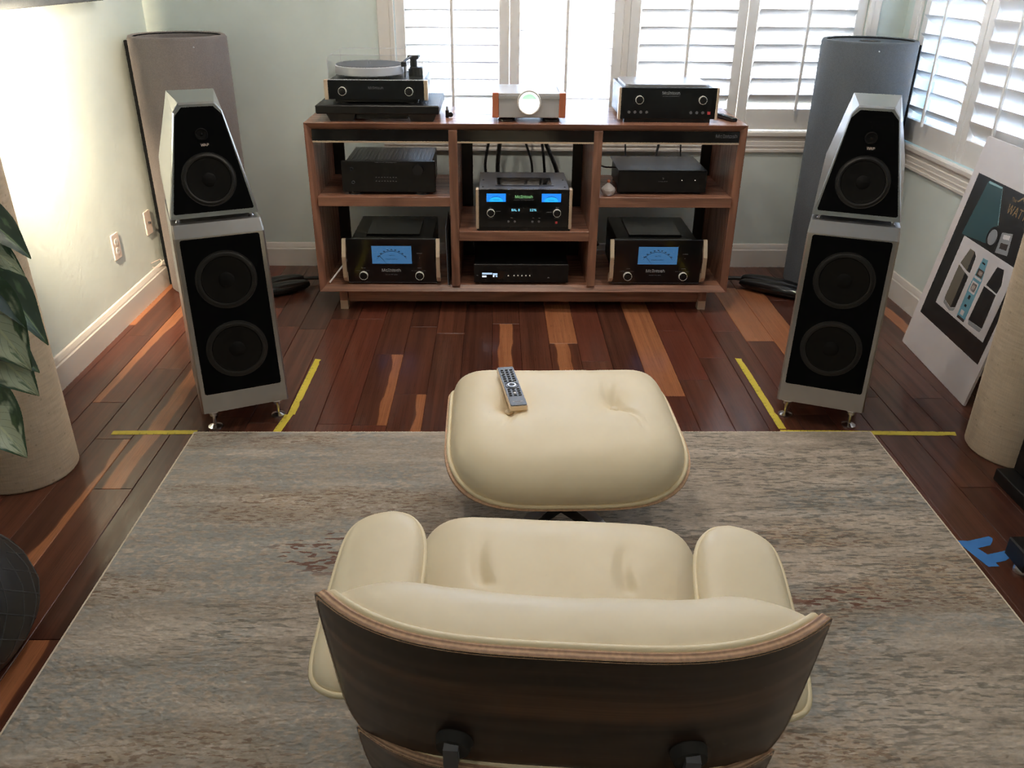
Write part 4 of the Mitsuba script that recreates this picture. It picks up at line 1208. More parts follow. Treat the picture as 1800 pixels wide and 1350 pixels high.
def upholstered(parent, S, out, th, cush, names=('shell', 'plywood_edge', 'cushion', 'welt'), dents=(), creases=(), p_edge=5.0, q_edge=2.2, wrinkle=0.0, seed=0.0, inset=0.955, shellmat='chair_walnut', nr=34):
    n = len(out)
    # shell (back and front skins)
    rings = np.r_[np.linspace(0.06, 0.9, 12), 0.95, 1.0]
    vb, ab, _ = pad(S, out, rings, lambda r, a, b: np.full(len(r), -th))
    cb = S(np.array([0.0]), np.array([0.0]))
    m = grid_mesh(vb, n, len(rings), cb[0] + cb[1] * -th, flip=True)
    uv = np.vstack([ab, [[0, 0]]]) + np.array([seed * 3.3, seed * 1.9])
    put(names[0], m, shellmat, parent=parent, smooth=True, uv=uv)
    # rim: a closed band of laminations
    q = np.linspace(0, 1, 7)
    rows = []
    uvs = []
    for k, (rr, hh) in enumerate([(0.975, 0.0), (1.0, -0.0012)] + [(1.0 + 0.0012 * math.sin(x * 9.42), -0.0012 - x * (th - 0.0018)) for x in q[1:]] + [(0.975, -th - 0.0003)]):
        pp, nn = S(out[:, 0] * rr, out[:, 1] * rr)
        rows.append(pp + nn * hh)
        uvs.append(np.stack([np.linspace(0, 2, n), np.full(n, k / 8.0)], 1))
    V = np.vstack(rows)
    R = len(rows)
    f = []
    for i in range(R - 1):
        for j in range(n):
            k = (j + 1) % n
            f += [[i * n + j, i * n + k, (i + 1) * n + k], [i * n + j, (i + 1) * n + k, (i + 1) * n + j]]
    mm = trimesh.Trimesh(V, np.array(f), process=False)
    put(names[1], mm, 'ply_edge', parent=parent, smooth=True, uv=np.vstack(uvs))
    # cushion
    t = np.linspace(0, 1, nr)
    rings = inset * (1 - (1 - t) ** 2.0)
    rings[0] = 0.02

    def off(r, a, b):
        x = np.clip(r / inset, 0, 1)
        h = 0.003 + cush * np.clip(1 - x ** p_edge, 0, 1) ** (1 / q_edge)
        for (da, db, depth, rad) in dents:
            d2 = (a - da) ** 2 + (b - db) ** 2
            h = h - depth * np.exp(-d2 / rad ** 2) - depth * 0.6 * np.exp(-d2 / (rad * 0.35) ** 2)
        for (x0, y0, x1, y1, depth, w) in creases:
            ux, uy = x1 - x0, y1 - y0
            ln = math.hypot(ux, uy)
            s = np.clip(((a - x0) * ux + (b - y0) * uy) / ln ** 2, 0, 1)
            bow = 0.12 * ln * np.sin(np.pi * s)
            dx, dy = a - (x0 + ux * s) + uy / ln * bow, b - (y0 + uy * s) - ux / ln * bow
            h = h - depth * np.clip(s / 0.12, 0, 1) * (1 - s) ** 0.8 * np.exp(-(dx ** 2 + dy ** 2) / w ** 2) * (1 - np.clip(r / inset, 0, 1) ** 8)
        if wrinkle:
            pp = np.stack([a * 9 + seed, b * 9, np.full_like(a, seed)], -1)
            h = h + wrinkle * (meshkit.fbm(pp, 3, 3) - 0.5) * (1 - np.clip(r / inset, 0, 1) ** 6)
        return h

    # finer grid near dents: subdivide evenly
    v, ab, _ = pad(S, out, rings, off)
    c0 = S(np.array([0.0]), np.array([0.0]))
    hc = off(np.array([0.0]), np.array([0.0]), np.array([0.0]))
    put(names[2], grid_mesh(v, n, len(rings), c0[0] + c0[1] * hc[0]), 'leather', parent=parent, smooth=True)
    if names[3]:
        pp, nn = S(out[:, 0] * (inset + 0.012), out[:, 1] * (inset + 0.012))
        put(names[3], tube(pp + nn * 0.005, 0.0065, 10, True), 'welt', parent=parent, smooth=True)


def place_world(fn, ox, oy, yawdeg):
    c, s = math.cos(math.radians(yawdeg)), math.sin(math.radians(yawdeg))

    def g(a, b):
        p = fn(a, b)
        return np.stack([ox + p[:, 0] * c - p[:, 1] * s, oy + p[:, 0] * s + p[:, 1] * c, p[:, 2]], 1)
    return g


def local(m, ox, oy, yawdeg):
    return move(rotz(m, yawdeg), ox, oy)


# ottoman
OX, OY, OYAW = 0.192, 2.085, 1.0
ot = thing('ottoman', 'cream leather ottoman with walnut plywood shell carrying a remote, between chair and console', 'ottoman')
bd = bend(math.radians(52), 0.315, 3.2)
ba = bend(math.radians(12), 0.34, 2.0)


def otto(a, b):
    y, drop = bd(b)
    x, rise = ba(a)
    drop = np.where(b > 0, drop * 0.6, drop)
    return np.stack([x, y, 0.342 - drop + rise * 0.35], 1)


oS = surface(place_world(otto, OX, OY, OYAW))
oout = superell(0.340, 0.318, 4.0, 300, p2=12.0)
upholstered(ot, oS, oout, 0.012, 0.092, dents=[(-0.158, 0.0, 0.026, 0.055), (0.146, 0.012, 0.026, 0.055)],
            creases=[(0.15, 0.0, 0.205, -0.17, 0.013, 0.011), (-0.16, -0.01, -0.185, -0.14, 0.013, 0.011), (0.146, 0.02, 0.138, 0.15, 0.012, 0.009), (0.155, 0.02, 0.185, 0.13, 0.009, 0.010), (-0.155, 0.02, -0.15, 0.13, 0.008, 0.010)], wrinkle=0.008, seed=1.0, p_edge=6.5, q_edge=2.0, nr=76)
for (da, db) in ((-0.158, 0.0), (0.146, 0.012)):
    p, nn = oS(np.array([da]), np.array([db]))
    m = trimesh.creation.icosphere(subdivisions=2, radius=0.0125)
    m.vertices[:, 2] *= 0.55
    put('button', move(m, *(p[0] + nn[0] * 0.0625)), 'leather', parent=ot, smooth=True)
put('column', move(lathe([(0, 0.075), (0.024, 0.075), (0.024, 0.295), (0.06, 0.305), (0.06, 0.322), (0, 0.322)], 32), OX, OY), 'chrome', parent=ot, smooth=30)


def star_leg(parent, ox, oy, ang, ln, hub_z, name='leg'):
    d = np.array([math.cos(ang), math.sin(ang)])
    nrm = np.array([-d[1], d[0]])
    pts_t, pts_b = [], []
    for s, w, zt, zb in ((0.015, 0.030, hub_z, hub_z - 0.05), (ln * 0.55, 0.024, hub_z - 0.035, hub_z - 0.062), (ln, 0.018, 0.040, 0.024)):
        for k in (-1, 1):
            q = d * s + nrm * w * k * 0.8
            pts_t.append((ox + q[0], oy + q[1], zt))
            pts_b.append((ox + q[0] * 1.0, oy + q[1] * 1.0, zb))
    h1 = hull(pts_t[:4] + pts_b[:4])
    h2 = hull(pts_t[2:] + pts_b[2:])
    lg = put(name, cat([h1, h2]), 'black_metal', parent=parent)
    top = [np.array(pts_t[i]) for i in (0, 2, 4)], [np.array(pts_t[i]) for i in (1, 3, 5)]
    band = cat([hull([top[0][i] + [0, 0, 0.0003], top[1][i] + [0, 0, 0.0003], top[0][i + 1] + [0, 0, 0.0003], top[1][i + 1] + [0, 0, 0.0003],
                      top[0][i] + [0, 0, 0.0025], top[1][i] + [0, 0, 0.0025], top[0][i + 1] + [0, 0, 0.0025], top[1][i + 1] + [0, 0, 0.0025]]) for i in (0, 1)])
    put('polished_top', band, 'brushed_silver', parent=lg)
    put('glide', move(lathe([(0, 0.0115), (0.021, 0.0115), (0.019, 0.024), (0, 0.024)], 20), ox + d[0] * (ln - 0.02), oy + d[1] * (ln - 0.02)), 'chrome', parent=lg)


for k in range(4):
    star_leg(ot, OX, OY, math.radians(45 + 90 * k), 0.27, 0.13)

# remote control on the ottoman
rc = thing('remote_control', 'grey remote control with a silver ring key lying on the ottoman', 'remote control')



def remote_place(m):
    """local: x across, y along (far +), z up from the underside."""
    u = np.array([0.0415, -0.245, -0.012])
    ln = np.linalg.norm(u)
    ey = -u / ln
    ex = np.cross(ey, [0, 0, 1.0])
    ex /= np.linalg.norm(ex)
    ez = np.cross(ex, ey)
    o = np.array([0.0435, 2.150, 0.4405])
    v = m.vertices
    m.vertices = o + v[:, :1] * ex + v[:, 1:2] * ey + v[:, 2:] * ez
    return m


def radd(name, m, mat, parent=rc, **k):
    return put(name, remote_place(m), mat, parent=parent, **k)


RL, RW = 0.113, 0.0250
radd('body', prism(rrect(-RW, RW, -RL, RL, 0.004), 0, 0.014), 'champagne_metal')
fp = radd('face', prism(rrect(-RW + 0.002, RW - 0.002, -RL + 0.002, RL - 0.001, 0.003), 0.014, 0.017), 'remote_grey')
for i in range(6):
    for j in (-1, 0, 1):
        radd('key', cbox(j * 0.0135 - 0.004, j * 0.0135 + 0.004, 0.088 - i * 0.0128, 0.0925 - i * 0.0128, 0.017, 0.0195, 0.0008), 'remote_button')
radd('ring_key', lathe([(0.0085, 0.017), (0.0125, 0.017), (0.0125, 0.0195), (0.0085, 0.0195), (0.0085, 0.017)], 32), 'chrome')
radd('ring_pad', lathe([(0.0185, 0.017), (0.0195, 0.017), (0.0195, 0.0182), (0.0185, 0.0182), (0.0185, 0.017)], 32), 'remote_button')
for i in range(4):
    for j in (-1, 0, 1):
        if (i, j) != (2, 0):
            radd('key', cbox(j * 0.0135 - 0.004, j * 0.0135 + 0.004, -0.026 - i * 0.0115, -0.022 - i * 0.0115, 0.017, 0.0195, 0.0008), 'remote_button')
radd('white_key', lathe([(0, 0.017), (0.005, 0.017), (0.004, 0.0198), (0, 0.0198)], 20).apply_translation((0, -0.047, 0)), 'print_white')
radd('badge', text('McIntosh', 0.0048, 0.0004).apply_translation((0, -0.095, 0.017)), 'print_white')

# lounge chair
KX, KY, KYAW = 0.118, 1.25, -4.4
ch = thing('lounge_chair', 'cream leather lounge chair with dark walnut shells seen from behind in the foreground', 'lounge chair')


def shell_surface(p0, rho, phim, half, pw, curl=0.0, u0=0.0):
    """Upright shell: a across, b up the back. p0 = (v, z) of b=0; rho = lean from vertical; ends curl forward."""
    bb = bend(math.radians(phim), half, pw)
    cr_, sr = math.cos(math.radians(rho)), math.sin(math.radians(rho))

    def fn(a, b):
        u, fwd = bb(a)
        fwd = fwd + curl * b * b
        return np.stack([u + u0, p0[0] + b * -sr + fwd * cr_, p0[1] + b * cr_ + fwd * sr], 1)
    return surface(place_world(fn, KX, KY, KYAW))


# head shell
hS = shell_surface((-0.386, 0.570), 12.3, 39.3, 0.337, 2.48, u0=0.012)
hout = superell(0.386, 0.171, 7.0, 240, taper=0.05)


def hS_f(a, b):
    p, nn = hS(a, b)
    return p, -nn if np.mean(nn[:, 1]) < 0 else nn


upholstered(ch, hS_f, hout, 0.016, 0.135, names=('head_shell', 'head_shell_edge', 'head_cushion', 'head_welt'), wrinkle=0.012, seed=2.0, p_edge=4.5, q_edge=2.0, inset=0.96)
# lower back shell
lS = shell_surface((-0.345, 0.325), 16, 45, 0.337, 2.48, u0=0.014)


def lS_f(a, b):
    p, nn = lS(a, b)
    return p, -nn if np.mean(nn[:, 1]) < 0 else nn


upholstered(ch, lS_f, superell(0.362, 0.125, 3.4, 160, taper=0.03), 0.014, 0.07, names=('back_shell', 'back_shell_edge', 'back_cushion', 'back_welt'), seed=3.0, wrinkle=0.006)

# seat shell
sb = bend(math.radians(55), 0.30, 3.0)
sa = bend(math.radians(16), 0.31, 2.0)


def seat(a, b):
    y, drop = sb(b)
    x, rise = sa(a)
    drop = np.where(b > 0, drop, drop * 0.15)
    return np.stack([x, 0.055 + y, 0.312 + 0.17 * y - drop + rise * 0.4], 1)


upholstered(ch, surface(place_world(seat, KX, KY, KYAW)), superell(0.328, 0.30, 3.8, 200, p2=8.0), 0.012, 0.105, names=('seat_shell', 'seat_shell_edge', 'seat_cushion', 'seat_welt'),
            creases=[(-0.145, 0.02, -0.16, 0.17, 0.016, 0.016), (0.15, 0.02, 0.16, 0.17, 0.014, 0.016), (0.17, 0.0, 0.13, 0.10, 0.006, 0.014)], wrinkle=0.008, seed=4.0, p_edge=5.0, q_edge=2.0, nr=64)


# arms
def arm(side):
    A = np.array([-0.255 if side < 0 else 0.255, 0.20])        # front tip (u, v)
    out = np.array([[0.010, 0.212], [0.052, 0.198], [0.085, 0.160], [0.098, 0.10], [0.102, 0.0], [0.103, -0.10], [0.101, -0.18], [0.090, -0.225], [0.060, -0.247], [0.015, -0.252],
                    [-0.03, -0.245], [-0.058, -0.22], [-0.070, -0.15], [-0.072, -0.05], [-0.072, 0.05], [-0.066, 0.115], [-0.050, 0.165], [-0.022, 0.200]])
    q = spline(np.vstack([out, out[:1]]), 121)[:-1]
    q[:, 0] *= side
    if side < 0:
        q = q[::-1]
    ux, uv_ = (0.329, 0.0)[0] * side, 0.0

    def fn(a, b):
        z = 0.497 + 0.10 * b - 0.35 * np.clip(b - 0.10, 0, 1) ** 2 * 2.2 - 0.05 * a * side
        return np.stack([ux + a + side * 0.05 * b, b - 0.035, z], 1)
    S = surface(place_world(fn, KX, KY, KYAW))

    def up(a, b):
        p, nn = S(a, b)
        return p, np.where(nn[:, 2:] < 0, -nn, nn)
    n = len(q)
    t = np.linspace(0, 1, 22)
    rings = 0.97 * (1 - (1 - t) ** 2)
    rings[0] = 0.02
    top, ab, _ = pad(up, q, rings, lambda r, a, b: 0.002 + 0.034 * np.clip(1 - (r / 0.97) ** 3.5, 0, 1) ** 0.5)
    c = up(np.array([0.0]), np.array([0.0]))
    m = grid_mesh(top, n, len(rings), c[0] + c[1] * 0.036)
    if m.face_normals[:, 2].mean() < 0:
        m.invert()
    ar = put('arm_pad', m, 'leather', parent=ch, smooth=True)
    bot, _, _ = pad(up, q, rings, lambda r, a, b: -0.004 - 0.030 * np.clip(1 - (r / 0.97) ** 5, 0, 1) ** 0.5)
    m = grid_mesh(bot, n, len(rings), c[0] - c[1] * 0.034, flip=True)
    if m.face_normals[:, 2].mean() > 0:
        m.invert()
    put('arm_underside', m, 'leather_under', parent=ar, smooth=True)
    pp, nn = up(q[:, 0] * 0.985, q[:, 1] * 0.985)
    put('arm_welt', tube(pp + nn * 0.001, 0.0055, 8, True), 'welt', parent=ar, smooth=True)


arm(-1)
arm(1)
# back braces, mounts, base
for su in (-0.172, 0.172):
    # shock mount on the head shell at about z = 0.53
    p, nn = hS_f(np.array([su + 0.01]), np.array([-0.062]))
    p0 = p[0] - nn[0] * 0.012
    ax = -nn[0]
    m = lathe([(0, 0.0), (0.026, 0.0), (0.029, 0.006), (0.025, 0.022), (0, 0.024)], 28)
    m.apply_transform(trimesh.geometry.align_vectors([0, 0, 1], ax))
    put('shock_mount', move(m, *p0), 'black_rubber', parent=ch, smooth=35)
    q0 = p0 + ax * 0.022
    lo = lS_f(np.array([su]), np.array([0.03]))
    l0 = lo[0][0] - lo[1][0] * 0.012
    l1 = l0 - lo[1][0] * 0.020
    rgt = np.array([math.cos(math.radians(KYAW)), math.sin(math.radians(KYAW)), 0]) * 0.011
    b1 = q0 + ax * 0.012
    mid = np.array([b1[0], b1[1] - 0.004, b1[2] - 0.055])
    low = np.array([l1[0], l1[1] - 0.03, l1[2] + 0.05])
    pts = [q0 + [0, 0, 0.02], q0 - [0, 0, 0.02], b1 + [0, 0, 0.014], b1 - [0, 0, 0.02]]
    h1 = hull([x + s * rgt for x in pts for s in (-1, 1)])
    h2 = hull([x + s * rgt * 0.85 for x in (b1 - [0, 0, 0.01], q0 - [0, 0, 0.012], low, low + [0, 0.014, 0]) for s in (-1, 1)])
    h3 = hull([x + s * rgt * 0.85 for x in (low, low + [0, 0.014, 0], l1, l1 - [0, 0, 0.04]) for s in (-1, 1)])
    put('back_brace', cat([h1, h2, h3]), 'grey_metal', parent=ch)
put('column', local(move(lathe([(0, 0.10), (0.035, 0.10), (0.035, 0.24), (0.09, 0.262), (0.09, 0.285), (0, 0.285)], 32), 0, 0.04), KX, KY, KYAW), 'black_metal', parent=ch, smooth=30)
for k in range(5):
    star_leg(ch, KX, KY + 0.02, math.radians(190 + 72 * k), 0.365, 0.15)

# ------------------------------------------------------------------ poster board against the right wall
po = thing('poster_board', 'white poster board with a black loudspeaker advertisement leaning on the right wall', 'poster')
B0 = np.array([1.872, 3.499, 0.0])
e1 = np.array([-0.051, -0.9987, 0.0])
hh = np.array([0.9987, -0.051, 0.0])
LEAN = math.radians(9.2)
e2 = math.cos(LEAN) * np.array([0, 0, 1.0]) + math.sin(LEAN) * hh
en = np.cross(e1, e2)          # towards the room?
if en[0] > 0:
    en = -en


def on_board(m, lift=0.0):
    v = m.vertices
    m.vertices = B0 + v[:, :1] * e1 + v[:, 1:2] * e2 + (v[:, 2:] + lift) * en
    if m.is_watertight and m.volume < 0:
        m.invert()
    return m


def bput(name, poly, z0, z1, mat, parent=po, **k):
    return put(name, on_board(prism(poly, z0, z1)), mat, parent=parent, **k)


bput('board', sbox(0, 0.002, 0.631, 0.94), -0.010, 0.0, 'foam_board')
pb = bput('printed_field', sbox(0.048, 0.170, 0.602, 0.797), 0.0, 0.0006, 'print_black')
bput('dark_teal_cabinet', [(0.142, 0.780), (0.152, 0.788), (0.258, 0.788), (0.262, 0.780), (0.335, 0.655), (0.312, 0.572), (0.112, 0.553)], 0.0006, 0.0010, 'print_teal', pb)
bput('teal_highlight', [(0.146, 0.781), (0.152, 0.787), (0.258, 0.787), (0.256, 0.780), (0.16, 0.778)], 0.0010, 0.0013, 'print_teal_light', pb)
bput('teal_highlight', [(0.258, 0.787), (0.262, 0.782), (0.338, 0.655), (0.334, 0.655)], 0.0010, 0.0013, 'print_teal_light', pb)
ins = bput('white_panel', sbox(0.138, 0.252, 0.572, 0.553), 0.0010, 0.0016, 'print_white', pb)
bput('tweeter_disc', Point(0.336, 0.606).buffer(0.031), 0.0016, 0.0020, 'print_grey', pb)
bput('tweeter_disc', Point(0.336, 0.606).buffer(0.042).difference(Point(0.336, 0.606).buffer(0.032)), 0.0016, 0.0019, 'glow_off', pb)
bput('crossover_print', [(0.385, 0.640), (0.455, 0.655), (0.480, 0.575), (0.395, 0.562)], 0.0016, 0.0018, 'print_grey', pb)
bput('crossover_print', [(0.400, 0.637), (0.445, 0.645), (0.450, 0.628), (0.405, 0.620)], 0.0018, 0.0020, 'print_white', pb)
bput('crossover_print', [(0.405, 0.605), (0.455, 0.612), (0.460, 0.590), (0.410, 0.583)], 0.0018, 0.0020, 'slot_dark', pb)
put('lettering', on_board(text('WATT', 0.034, 0.0004, centre=False).apply_translation((0.350, 0.712, 0.0008))), 'print_gold', parent=pb)
put('lettering', on_board(text('The', 0.014, 0.0004, centre=False).apply_translation((0.350, 0.758, 0.0008))), 'print_gold', parent=pb)
bput('lettering', Polygon([(0.39, 0.765), (0.42, 0.790), (0.45, 0.765), (0.44, 0.765), (0.42, 0.781), (0.40, 0.765)]), 0.0008, 0.0012, 'print_gold', pb)
# left loudspeaker picture
bput('speaker_picture', [(0.222, 0.522), (0.262, 0.522), (0.264, 0.440), (0.196, 0.452)], 0.0016, 0.0019, 'print_olive', pb)
bput('speaker_picture', [(0.262, 0.522), (0.284, 0.508), (0.292, 0.440), (0.264, 0.440)], 0.0016, 0.0019, 'print_black', pb)
bput('speaker_picture', [(0.192, 0.444), (0.258, 0.430), (0.262, 0.276), (0.190, 0.290)], 0.0016, 0.0019, 'print_olive', pb)
bput('speaker_picture', [(0.258, 0.430), (0.292, 0.425), (0.296, 0.290), (0.262, 0.276)], 0.0016, 0.0019, 'print_black', pb)
bput('speaker_picture', [(0.190, 0.288), (0.262, 0.274), (0.298, 0.288), (0.292, 0.272), (0.262, 0.262), (0.200, 0.272)], 0.0016, 0.0018, 'print_grey', pb)
# cutaway picture
bput('cutaway_picture', [(0.338, 0.520), (0.376, 0.522), (0.396, 0.435), (0.398, 0.275), (0.332, 0.262), (0.326, 0.395)], 0.0016, 0.0019, 'print_cyan', pb)
for (x0, x1, y0, y1, mt) in [(0.345, 0.368, 0.500, 0.506, 'print_black'), (0.338, 0.385, 0.448, 0.478, 'slot_dark'), (0.348, 0.378, 0.455, 0.472, 'print_pink'), (0.332, 0.390, 0.436, 0.445, 'print_white'), (0.335, 0.385, 0.378, 0.425, 'print_white'), (0.342, 0.378, 0.386, 0.418, 'slot_dark'), (0.350, 0.370, 0.395, 0.410, 'print_pink'), (0.352, 0.368, 0.352, 0.368, 'print_black'), (0.352, 0.368, 0.318, 0.328, 'print_black'), (0.345, 0.372, 0.282, 0.302, 'print_white'), (0.336, 0.396, 0.263, 0.274, 'slot_dark')]:
    bput('cutaway_detail', sbox(x0, y0, x1, y1), 0.0019, 0.0021, mt, pb)
# right loudspeaker picture
bput('speaker_picture', [(0.452, 0.522), (0.500, 0.526), (0.526, 0.474), (0.522, 0.436), (0.432, 0.440)], 0.0016, 0.0019, 'print_black', pb)
bput('speaker_picture', [(0.424, 0.432), (0.520, 0.430), (0.530, 0.292), (0.420, 0.286)], 0.0016, 0.0019, 'print_black', pb)
bput('speaker_picture', [(0.420, 0.286), (0.530, 0.290), (0.524, 0.274), (0.430, 0.270)], 0.0016, 0.0018, 'print_grey', pb)

# ------------------------------------------------------------------ wall plates
def on_left(m):
    """(s along y, z up, w out of the wall) -> world."""
    v = m.vertices
    m.vertices = np.stack([XL + v[:, 2], v[:, 0], v[:, 1]], 1)
    if m.is_watertight and m.volume < 0:
        m.invert()
    return m


o1 = thing('wall_outlet', 'white duplex outlet plate on the left wall above the baseboard', 'outlet')
put('plate', on_left(prism(rrect(3.742 - 0.036, 3.742 + 0.036, 0.364 - 0.058, 0.364 + 0.058, 0.004), 0.0, 0.006)), 'outlet_plastic', parent=o1)
for dz in (-0.02, 0.02):
    s = put('socket', on_left(prism(rrect(3.742 - 0.016, 3.742 + 0.016, 0.364 + dz - 0.0145, 0.364 + dz + 0.0145, 0.010), 0.006, 0.0085)), 'white_trim', parent=o1)
    put('slot', on_left(cat([prism(sbox(3.742 + a - 0.0012, 0.364 + dz - 0.004, 3.742 + a + 0.0012, 0.364 + dz + 0.005), 0.0085, 0.0088) for a in (-0.006, 0.006)])), 'slot_dark', parent=s)
o2 = thing('cable_wall_plate', 'white cable plate with a single jack on the left wall beside the grey tube', 'wall plate')
put('plate', on_left(prism(rrect(4.135 - 0.036, 4.135 + 0.036, 0.364 - 0.058, 0.364 + 0.058, 0.004), 0.0, 0.006)), 'outlet_plastic', parent=o2)
put('jack', on_left(prism(Point(4.135, 0.364).buffer(0.006), 0.006, 0.016)), 'grey_metal', parent=o2)
tag(put('wall_wire', tube(spline([(XL + 0.012, 4.07, 0.150), (XL + 0.03, 4.09, 0.145), (XL + 0.035, 4.13, 0.150), (XL + 0.02, 4.16, 0.162), (XL + 0.015, 4.12, 0.168), (XL + 0.008, 4.07, 0.172)], 30), 0.0022, 6), 'outlet_plastic', smooth=True),
    'short loose white wire curling above the left baseboard beside the grey tube', 'wire')


# ------------------------------------------------------------------ floor markers
def paper_tape(p0, p1, w, label, notch=True, seed=1):
    r = random.Random(seed)
    p0, p1 = np.array(p0, float), np.array(p1, float)
    ln = np.linalg.norm(p1 - p0)
    e = (p1 - p0) / ln
    nrm = np.array([-e[1], e[0]])
    nseg = 24
    L, R = [], []
    for i in range(nseg + 1):
        s = ln * i / nseg
        L.append(p0 + e * s + nrm * (w / 2 + r.uniform(-0.0006, 0.0006)))
        R.append(p0 + e * s - nrm * (w / 2 + r.uniform(-0.0006, 0.0006)))
    if notch:
        R[-2] = R[-2] + nrm * 0.004
        L[-1] = L[-1] + e * 0.008
        R[5] = R[5] + nrm * 0.005
    poly = Polygon(L + R[::-1]).buffer(0)
    t = thing('paper_ruler', label, 'paper tape measure')
    put('strip', prism(poly, 0.0004, 0.0010), 'tape_paper', parent=t)
    k = 0
    s = 0.0254
    ticks = []
    while s < ln - 0.01:
        c = p0 + e * s
        hw = w * (0.36 if k % 4 == 3 else 0.2)
        ticks.append(prism(Polygon([c + nrm * (w * 0.45) + e * 0.0008, c + nrm * (w * 0.45) - e * 0.0008, c + nrm * (w * 0.45 - hw) - e * 0.0008, c + nrm * (w * 0.45 - hw) + e * 0.0008]), 0.0010, 0.0012))
        s += 0.0254
        k += 1
    put('tick_marks', cat(ticks), 'tape_ink', parent=t, stuff=True)


paper_tape((-1.10, 2.667), (-1.405, 2.663), 0.027, 'yellow paper tape measure lying level on the floor at the left rug corner', False, 2)
paper_tape((-0.808, 2.670), (-0.792, 2.800), 0.030, 'short torn piece of yellow paper tape at the rug edge beside the left loudspeaker', False, 3)
paper_tape((-0.784, 2.800), (-0.776, 3.292), 0.028, 'long yellow paper tape measure running back beside the left loudspeaker', True, 4)
paper_tape((1.068, 2.690), (1.062, 3.305), 0.028, 'yellow paper tape measure running back along the inner side of the right loudspeaker', True, 5)
paper_tape((1.055, 2.667), (1.70, 2.652), 0.028, 'yellow paper tape measure lying across in front of the right loudspeaker', True, 6)
bt = thing('painters_tape', 'pieces of blue painters tape stuck on the floor right of the rug', 'tape')
put('strip', prism(Polygon([(1.386, 2.015), (1.427, 2.011), (1.436, 1.974), (1.451, 1.944), (1.453, 1.909), (1.455, 1.893), (1.422, 1.891)]), 0.0004, 0.0008), 'tape_blue', parent=bt)
put('strip', prism(Polygon([(1.418, 2.010), (1.499, 2.034), (1.505, 2.024), (1.498, 2.010), (1.480, 1.990), (1.430, 1.975)]), 0.0005, 0.0009), 'tape_blue', parent=bt)
put('strip', prism(Polygon([(1.440, 1.944), (1.520, 1.967), (1.527, 1.957), (1.520, 1.940), (1.487, 1.918), (1.440, 1.906)]), 0.0005, 0.0009), 'tape_blue', parent=bt)

# dark furniture at the right edge
bc = thing('black_cabinet', 'black floor-standing cabinet on a plinth cut off by the right edge, beside the beige tube', 'cabinet')
put('plinth', cbox(1.680, 2.03, 1.96, 2.350, 0.0005, 0.045, 0.003), 'black_satin', parent=bc)
put('body', cbox(1.735, 2.02, 1.98, 2.345, 0.045, 0.98, 0.004), 'black_satin', parent=bc)
put('door', cbox(1.729, 1.735, 2.0, 2.325, 0.075, 0.95, 0.001), 'black_satin', parent=bc)
bs = thing('black_stand', 'black stand foot on a chrome glide at the right edge, below the blue tape', 'stand')
put('beam', cbox(1.478, 1.90, 1.830, 1.925, 0.024, 0.085, 0.004), 'black_satin', parent=bs)
put('post', cbox(1.80, 1.87, 1.845, 1.910, 0.085, 0.75, 0.004), 'black_satin', parent=bs)
for xx in (1.505, 1.87):
    put('glide', move(lathe([(0, 0.0005), (0.022, 0.0005), (0.022, 0.010), (0.014, 0.024), (0, 0.024)], 24), xx, 1.872), 'chrome', parent=bs, smooth=30)

# ------------------------------------------------------------------ planter and plant at the left edge
pt = thing('planter', 'squat black planter with a diamond lattice pattern on the floor at the left edge', 'planter')
NX, NY = -1.425, 1.565
prof = np.array([(0.0, 0.0005), (0.20, 0.0005), (0.245, 0.02), (0.275, 0.07), (0.285, 0.12), (0.272, 0.18), (0.235, 0.24), (0.20, 0.275), (0.185, 0.275), (0.185, 0.24), (0.0, 0.24)])
put('bowl', move(lathe(prof, 64), NX, NY), 'planter_black', parent=pt, smooth=40)
put('soil', move(lathe([(0, 0.24), (0.184, 0.24), (0.184, 0.246), (0.10, 0.252), (0, 0.250)][::-1], 40), NX, NY), 'soil', parent=pt)
lines = []
zz = np.linspace(0.05, 0.235, 14)
rr = np.interp(zz, [0.02, 0.07, 0.12, 0.18, 0.24], [0.245, 0.275, 0.285, 0.272, 0.235])
for k in range(22):
    for sgn in (-1, 1):
        q = 2 * np.pi * k / 22 + sgn * (zz - 0.05) * 3.6
        lines.append(tube(np.stack([NX + rr * np.cos(q), NY + rr * np.sin(q), zz], 1), 0.0018, 5))
for k, ln in enumerate(lines):
    put('lattice_line', ln, 'planter_line', parent=pt)


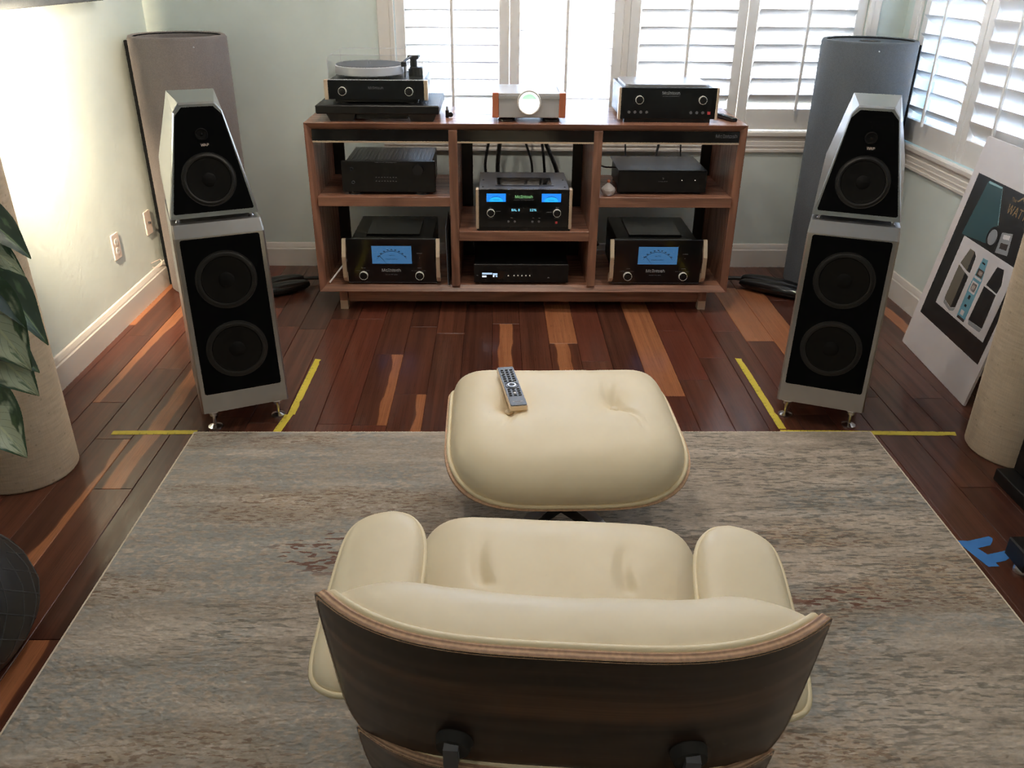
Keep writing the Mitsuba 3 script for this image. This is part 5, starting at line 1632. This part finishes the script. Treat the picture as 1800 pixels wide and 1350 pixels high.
def leaf(base, tip, width, droop, twist, mat, parent, fold=0.25):
    """A pointed leaf from base to tip; twist turns its face about its axis."""
    base, tip = np.array(base), np.array(tip)
    n, m = 26, 9
    ax = tip - base
    ln = np.linalg.norm(ax)
    e = ax / ln
    side = np.cross(e, [0.45, -0.6, 0.65])
    side /= np.linalg.norm(side)
    upv = np.cross(side, e)
    c, s = math.cos(math.radians(twist)), math.sin(math.radians(twist))
    side, upv = side * c + upv * s, upv * c - side * s
    V, UV = [], []
    for i in range(n):
        t = i / (n - 1)
        w = width * 1.75 * (math.sin(math.pi * t ** 0.95) ** 0.8) * (1 - t) ** 0.12 if 0 < t < 1 else 0.0005
        mid = base + e * ln * t + np.array([0, 0, 1.0]) * droop * 4 * t * (1 - t)
        for j in range(m):
            x = (j / (m - 1)) * 2 - 1
            rip = 0.05 * width * math.sin(t * 22 + x * 2) * abs(x)
            V.append(mid + side * x * w + upv * (abs(x) * w * fold + rip))
            UV.append((x, t))
    F = []
    for i in range(n - 1):
        for j in range(m - 1):
            a = i * m + j
            F += [[a, a + 1, a + m + 1], [a, a + m + 1, a + m]]
    return put('leaf', trimesh.Trimesh(np.array(V), np.array(F), process=False), mat, parent=parent, smooth=True, uv=np.array(UV))


pn = thing('potted_plant', 'leafy houseplant with silver-variegated leaves arching in from the left edge', 'plant')
LV = [  # base, tip, width, droop, twist, material
    ((-1.241, 1.880, 1.053), (-1.094, 1.90, 0.917), 0.030, 0.030, 10, 'leaf_dark'),
    ((-1.266, 1.890, 0.970), (-1.118, 1.90, 0.872), 0.026, 0.030, -15, 'leaf_pale'),
    ((-1.272, 1.880, 0.955), (-1.113, 1.91, 0.690), 0.040, 0.050, 15, 'leaf_dark'),
    ((-1.296, 1.850, 0.895), (-1.141, 1.86, 0.643), 0.052, 0.040, -12, 'leaf_pale'),
    ((-1.330, 1.890, 0.760), (-1.147, 1.90, 0.619), 0.036, 0.030, 10, 'leaf_dark'),
    ((-1.332, 1.860, 0.750), (-1.152, 1.88, 0.563), 0.050, 0.045, -8, 'leaf_pale'),
    ((-1.375, 1.870, 0.590), (-1.241, 1.90, 0.368), 0.050, 0.040, 8, 'leaf_pale'),
    ((-1.48, 1.72, 0.80), (-1.70, 1.80, 0.75), 0.055, 0.04, 20, 'leaf_pale'),
    ((-1.50, 1.55, 0.75), (-1.70, 1.38, 0.66), 0.055, 0.04, 20, 'leaf_dark'),
    ((-1.45, 1.45, 0.72), (-1.45, 1.20, 0.64), 0.055, 0.04, -20, 'leaf_pale'),
]
for bse, tp, w, dr_, tw, mt in LV:
    leaf(bse, tp, w, dr_, tw, mt, pn)
    root = np.array([NX + rng.uniform(-0.05, 0.05), NY + rng.uniform(-0.05, 0.05), 0.2535])
    bse = np.array(bse)
    mid = (root + bse) / 2 + np.array([-0.03, 0.0, 0.08])
    put('stem', tube(spline([root, mid, bse], 14), 0.005, 7), 'stem_green', parent=pn, smooth=True)
